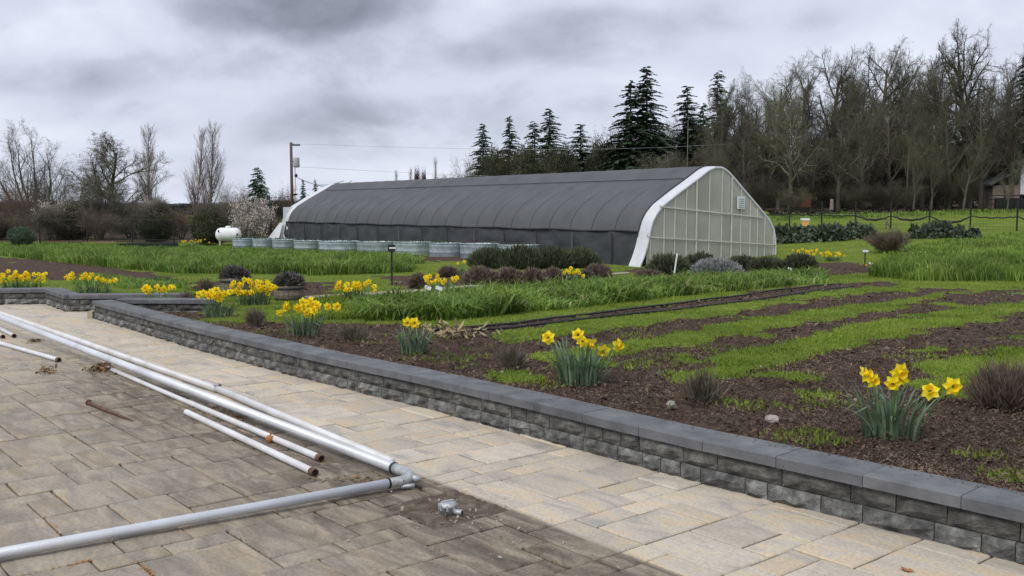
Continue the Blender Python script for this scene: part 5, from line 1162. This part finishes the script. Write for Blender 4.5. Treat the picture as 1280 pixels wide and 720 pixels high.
def conifer(key, seed, H_=12., W=4.2, gap=.0, m='needles', irregular=.2):
    r = np.random.default_rng(seed); V = []; segs = [(0, 0, -.3, 0, 0, H_ * .97, .2, .02)]; z = H_ * .06; pts = []
    tilt = 0
    while z < H_ * .985:
        t = z / H_; L0 = W / 2 * (1 - t) ** .72 * (1.0 if t > .12 else .8) + .12; nb = max(5, int(8 * (1 - t) + 5))
        for k in range(nb):
            a = r.uniform(0, 2 * pi); L = L0 * r.uniform(1 - irregular * 2.2, 1 + irregular); dr = r.uniform(.05, .35) * (1 - t); ns = max(3, int(L / .17))
            ex, ey = cos(a), sin(a); z0_ = z; z = z0_ + r.uniform(-.16, .16)
            for s in range(1, ns + 1):
                q = s / ns; x = ex * L * q; y = ey * L * q; zz = z + L * (.28 * q - (dr + .35) * q * q); segs_ = None
                sw = (1 - q * .75) * L * .30 + .07
                for sd in (-1, 1, 0):
                    for _ in range(2):
                        aa = a + sd * r.uniform(.5, 1.2); ll = sw * r.uniform(.7, 1.3) if sd else .22 * r.uniform(.7, 1.4); dz = -r.uniform(.1, .5) * ll
                        dx, dy = cos(aa) * ll, sin(aa) * ll; wv = r.uniform(.05, .10); px_, py_ = -sin(aa) * wv, cos(aa) * wv; j = r.normal(0, .03, 3)
                        V.append([(x + j[0], y + j[1], zz + j[2]), (x + dx * .5 + px_, y + dy * .5 + py_, zz + dz * .35 + r.uniform(-.03, .06)), (x + dx, y + dy, zz + dz), (x + dx * .5 - px_, y + dy * .5 - py_, zz + dz * .35 - r.uniform(.0, .08))])
            segs.append((0, 0, z, ex * L * .85, ey * L * .85, z + L * (.28 * .85 - (dr + .35) * .72), .028, .008)); z = z0_
        z += r.uniform(.16, .26) * (1 + gap) * (.7 + .5 * (1 - t))
    V = np.array(V); me = mesh_np('crown', V.reshape(-1, 3), [np.arange(len(V) * 4).reshape(-1, 4)]); me.materials.append(M[m])
    tr = tubes_mesh('trunk', [(segs[:1], 7), (segs[1:], 3)]); tr.materials.append(M['bark_dark']); PROTO[key] = (tr, me, H_, W, None)
conifer('fir1', 1, irregular=.42, W=4.6); conifer('fir2', 2, irregular=.5, gap=.3, W=5.2); conifer('fir3', 9, irregular=.46, gap=.15, W=5); conifer('spruce', 3, H_=7, W=4.4, irregular=.15)

# left side
put_tree('multi', 'bare_tree', 'large leafless many-stemmed tree at the far left', 'tree', 46, 150, 86, 92)
put_tree('round', 'bare_tree', 'leafless tree with a broad round crown left of the poplars', 'tree', 145, 166, 84, 104)
put_tree('poplar', 'poplar_tree', 'pale narrow leafless poplar overlapping the round-crowned tree', 'tree', 190, 153, 92, 42)
put_tree('poplar', 'poplar_tree', 'left of the twin pale poplars standing against the sky', 'tree', 247, 157, 92, 34)
put_tree('poplar', 'poplar_tree', 'right and slightly taller of the twin pale poplars', 'tree', 264, 152, 92, 38)
put_tree('spruce', 'spruce_tree', 'dark pointed spruce between the poplars and the utility pole', 'tree', 325, 208, 88, 48)
put_tree('fir1', 'fir_tree', 'small dark fir just right of the utility pole', 'tree', 381, 224, 95, 16)
put_tree('fir1', 'fir_tree', 'second small dark fir right of the pole, above the greenhouse corner', 'tree', 396, 224, 97, 16)
put_tree('fir2', 'fir_tree', 'tiny distant fir in the gap left of the twin poplars', 'tree', 231, 256, 120, 8)
TH = 'leafless brown thicket bush '
left = [('thicket', 8, 214, 72, 56, 'at the far left edge below the many-stemmed tree', 'twig_red'), ('thicket', 34, 228, 70, 52, 'reddish, second from the left edge behind the fence', 'twig_red'), ('thicket', 92, 232, 70, 46, 'between the white blossom and the big round thicket', None), ('thicket_ivy', 128, 220, 68, 62, 'largest rounded one under the broad-crowned tree', None), ('thicket', 163, 238, 69, 44, 'olive, right of the largest rounded one', None),
        ('thicket_ivy', 192, 246, 67, 52, 'dark and dense, below the narrow poplar', None), ('thicket', 222, 258, 72, 30, 'low, in the gap left of the evergreen shrub', 'twig_red'), ('thicket', 300, 225, 92, 50, 'pale, behind the blossoming shrub near the spruce', 'twig_pale'), ('thicket', 345, 236, 90, 38, 'dark, between the spruce and the utility pole', None), ('thicket', -25, 220, 72, 50, 'just outside the left edge', None), ('thicket', 70, 205, 84, 60, 'tall and airy behind the white blossom', None), ('thicket', 275, 238, 78, 50, 'behind the clipped evergreen shrub', None), ('thicket', 362, 228, 95, 30, 'faint, right behind the utility pole', 'twig_red')]
for k, px, top, Y, w, lb, tw in left: put_tree(k, 'thicket_bush', TH + lb, 'bush', px, top, Y, w, 'bare bushes behind the left fence', tw or 'hedge')
put_tree('blossom', 'blossom_shrub', 'white-blossoming shrub behind the left fence, left of the rounded thicket', 'shrub', 72, 250, 66, 46)
put_tree('blossom', 'blossom_shrub', 'small white-blossoming shrub peeping above the dark thicket under the poplar', 'shrub', 190, 246, 70, 34)
put_tree('blossom', 'blossom_shrub', 'pale blossoming shrub on crooked stems beside the greenhouse far end', 'shrub', 314, 244, 57, 58)
put_tree('evergreen', 'evergreen_shrub', 'clipped olive-green evergreen shrub behind the propane tank', 'shrub', 264, 262, 56, 48)
put_tree('evergreen_dark', 'evergreen_shrub', 'low dark green bush by the left fence, under the white blossom', 'shrub', 30, 283, 55, 30)
put_tree('evergreen', 'evergreen_shrub', 'dark evergreen low bush behind the fence at the dense thicket', 'shrub', 196, 268, 60, 46)
for i, (px, w, tp) in enumerate(((100, 260, 252), (250, 240, 254), (-60, 220, 250), (380, 200, 250))):
    put_tree('evergreen_dark', 'distant_trees', ['far hazy wood behind the broad-crowned tree', 'far hazy wood behind the twin poplars', 'far hazy wood at the left edge', 'far hazy wood behind the utility pole'][i], 'trees', px, tp, 300, w, None, 'treefar')
# trees behind the greenhouse
fir = [('fir1', 604, 154, 112, 30, 'slim pale-tipped fir, first from the left above the greenhouse roof'), ('fir1', 637, 144, 112, 30, 'slim dark fir, second above the greenhouse roof'), ('fir2', 668, 150, 112, 34, 'left fir of the close pair above the roof'), ('fir1', 686, 135, 113, 38, 'taller right fir of the close pair above the roof'), ('fir2', 725, 154, 108, 40, 'short bushy fir between the pair and the giant double fir'),
       ('fir2', 786, 98, 100, 66, 'left trunk of the giant double fir'), ('fir1', 806, 82, 101, 62, 'right and tallest trunk of the giant double fir'), ('fir2', 856, 106, 104, 56, 'sparse fir at the left end of the woods'), ('fir1', 893, 86, 102, 46, 'dark fir among the first bare oaks'), ('fir1', 876, 128, 100, 30, 'shorter fir between the two firs at the edge of the woods'), ('fir2', 1278, 34, 84, 50, 'dark fir cut by the right edge of the photo'), ('fir2', 1180, 150, 110, 50, 'dim fir deep in the oak wood, right side')]
for fi, (k, px, top, Y, w, lb) in enumerate(fir): put_tree(['fir1', 'fir2', 'fir3'][fi * 2 % 3], 'fir_tree', lb, 'fir', px, top, Y, w * (1.75 if px < 760 else 1.3))
oaks = [('tall2', 920, 98, 98, 60, 'first tall bare tree right of the dark fir, thin and open'), ('tall1', 972, 70, 92, 104, 'fan-crowned bare tree with a rounded top, second in the wood'), ('oak1', 1030, 62, 94, 92, 'bare oak with ivy tinted crown, third in the wood'), ('tall2', 1052, 66, 90, 78, 'crooked bare oak behind the sagging net fence, fourth in the wood'), ('oak2', 1092, 50, 92, 100, 'broad bare oak with wide bare limbs, fifth in the wood'), ('tall1', 1130, 54, 90, 84, 'tall dense bare tree, sixth in the wood'),
        ('oak2', 1165, 62, 95, 84, 'bare oak set back, seventh in the wood'), ('oak1', 1208, 28, 86, 112, 'tallest bare oak of the wood, near the right edge'), ('tall2', 1246, 40, 84, 70, 'tall bare tree just left of the edge fir'), ('tall1', 1290, 45, 86, 80, 'bare tree partly outside the right edge'), ('tall2', 1340, 40, 86, 90, 'bare tree outside the right edge')]
oaks += [('tall2', 945, 84, 96, 60, 'bare tree filling the gap left of the fan-crowned one'), ('oak2', 1000, 78, 97, 90, 'bare oak just right of the fan-crowned tree'), ('oak1', 905, 108, 99, 70, 'low bare oak at the foot of the dark fir')]
oaks.append(('tall1', 848, 130, 108, 50, 'low bare tree behind the sparse fir'))
for k, px, top, Y, w, lb in oaks: put_tree(k, 'bare_oak', lb, 'tree', px, top, Y, w, 'bare trees of the oak wood', None)
mids = [(900, 128), (928, 150), (950, 112), (985, 120), (1012, 100), (1045, 128), (1075, 96), (1108, 118), (1128, 86), (1150, 124), (1182, 92), (1222, 104), (1238, 82), (1262, 112), (1302, 90)]
for i, (px, top) in enumerate(mids): put_tree(['tall2', 'oak1', 'tall1', 'oak2'][i % 4], 'bare_tree', ORD[i] + ' slim bare tree from the left among the front trunks of the wood', 'tree', px, top, 79 + (i * 7 % 5), 46 + (i * 5 % 4) * 8, 'slim bare trees among the front trunks', 'twig_olive' if i % 3 == 0 else None)
back = [(748, 168, 112, 44, 'thin pale bare tree left of the giant double fir', 'twig_pale'), (905, 125, 120, 80, 'rear bare tree behind the first fir', None), (945, 118, 122, 80, 'rear bare tree left of the fan-crowned one', None), (1000, 105, 120, 90, 'rear bare tree right of the fan-crowned one', None), (1068, 95, 118, 90, 'rear bare tree behind the fourth oak', 'twig_olive'), (1118, 100, 118, 90, 'rear bare tree behind the broad oak', None), (1150, 95, 112, 80, 'rear bare tree behind the sixth oak', 'twig_olive'), (1192, 90, 112, 90, 'rear bare tree behind the tallest oak', None), (1240, 95, 112, 90, 'rear bare tree near the house', None), (1290, 90, 112, 90, 'rear bare tree behind the edge fir', None)]
for i, (px, top, Y, w, lb, tw) in enumerate(back): put_tree(['oak1', 'oak2', 'tall1', 'tall2'][i % 4], 'bare_oak', lb, 'tree', px, top - (22 if px > 890 else 0), Y, w, 'rear rank of bare trees', tw)
for i, (px, top, w, lb) in enumerate(((1138, 150, 40, 'young pale-barked bare tree at the front of the wood'), (1160, 168, 34, 'smaller pale sapling beside the young pale tree'), (1200, 160, 44, 'pale slender bare tree left of the house'), (1255, 185, 30, 'thin pale sapling in front of the house'))):
    put_tree('tall2', 'young_tree', lb, 'tree', px, top, 77, w * 1.2, None, 'twig_olive')
p = gp(857, 92); tp = atY(857, 150, 92).z; tag(MB().tube([(0, 0, -.2), (0, 0, tp - p.z)], [.07, .03], 6).build('dead_snag', M['twig_olive'], None, True, p), 'thin straight pale dead trunk at the left end of the wood', 'tree trunk')
# brush: behind the greenhouse and under the oaks
bi = 0; words = ['left', 'middle', 'right']
brush = [(x, 205 - (i % 3) * 4 - max(0, (x - 560)) * .05, 110, 60, ['twig_red', 'twig_olive', None][i % 3]) for i, x in enumerate(range(575, 850, 26))]
brush = [(x, y + (14 if x < 600 else (-8 if x < 760 else -30)), Y, w, tw) for x, y, Y, w, tw in brush]
for i, (px, top, w) in enumerate(((618, 190, 34), (660, 184, 50), (705, 186, 44), (752, 178, 46), (822, 168, 50), (868, 160, 50))): put_tree('evergreen', 'evergreen_tree', ORD[i] + ' low dark green tree from the left, between the firs behind the roof', 'tree', px, top, 104, w, 'low evergreen trees between the firs')
for i, (x, y, Y, w, tw) in enumerate(brush): put_tree('thicket' if i % 2 else 'thicket_ivy', 'brush_bush', ORD[i] + ' brown leafless brush from the left above the greenhouse roof', 'bush', x, y, Y, w, 'brush behind the greenhouse roof', tw)
und = [(x + random.uniform(-8, 8), random.uniform(178, 208), random.uniform(84, 94), random.uniform(60, 85)) for x in range(835, 1330, 24)]
for i, (x, y, Y, w) in enumerate(und): put_tree(['thicket_ivy', 'thicket', 'brushy'][i % 3], 'undergrowth_bush', ORD[i] + ' tangled brown undergrowth bush from the left beneath the bare oak wood', 'bush', x, y, Y, w, 'undergrowth beneath the oak wood', ['hedge', 'brush', None][i % 3])
und2 = [(x + random.uniform(-8, 8), random.uniform(208, 232), random.uniform(76, 81), random.uniform(44, 66)) for x in range(880, 1240, 36)]
for i, (x, y, Y, w) in enumerate(und2): put_tree('thicket', 'undergrowth_bush', ORD[i] + ' low bush from the left along the front edge of the wood', 'bush', x, y, Y, w, 'bushes on the front edge of the wood', ['brush', 'twig_olive'][i % 2])
und3 = [(x, random.uniform(165, 195), 128, 110) for x in range(850, 1340, 60)]
for i, (x, y, Y, w) in enumerate(und3): put_tree('brushy', 'wood_backdrop_tree', ORD[i] + ' dark tree from the left filling the depth of the wood', 'tree', x, y, Y, w, 'dark trees deep in the wood', None)
for i, x in enumerate(range(-40, 360, 34)): put_tree(['thicket_ivy', 'brushy', 'thicket'][i % 3], 'hedge_bush', ORD[i] + ' low brown hedge bush from the left, filling the gaps behind the fence', 'bush', x + random.uniform(-6, 6), random.uniform(254, 268), random.uniform(63, 67), random.uniform(40, 60), 'low hedge bushes behind the left fence', ['hedge', 'hedge', 'twig_red'][i % 3])
for px, top, w, lb in ((498, 212, 10, 'thin reddish bare treetop above the greenhouse ridge, left one'), (512, 209, 12, 'thin pale bare treetop above the greenhouse ridge, second'), (547, 195, 10, 'tall thin bare treetop above the greenhouse ridge')):
    put_tree('poplar', 'bare_treetop', lb, 'tree', px, top, 120, w, None, 'twig_red')
M['redleaf'] = mat('red_brown_leaves', [(.05, .025, .018), (.1, .05, .035)], 2, .9)
put_tree('evergreen', 'brown_tree', 'rounded dark red-brown treetop above the greenhouse ridge, left lobe', 'tree', 522, 214, 115, 12, None, 'redleaf')
put_tree('evergreen', 'brown_tree', 'rounded dark red-brown treetop above the greenhouse ridge, right lobe', 'tree', 531, 216, 116, 10, None, 'redleaf')
litter('leaf_litter', 'brown leaf litter and dead grass at the foot of the oak wood', 'leaf litter', [(p[0], p[1], p[2] + .03) for p in world_pts_in_px([(960, 264), (1060, 261), (1200, 259), (1300, 259), (1300, 263), (1200, 264), (1060, 267), (965, 270)], 5000, 77, 200)], .35, 'brush', 77, .6)
ridge('taller rough grass along the foot of the wood', [(960, 272), (1060, 268), (1300, 262), (1300, 266), (1060, 273), (965, 277)], 3000, .25, .06, 78, .8)
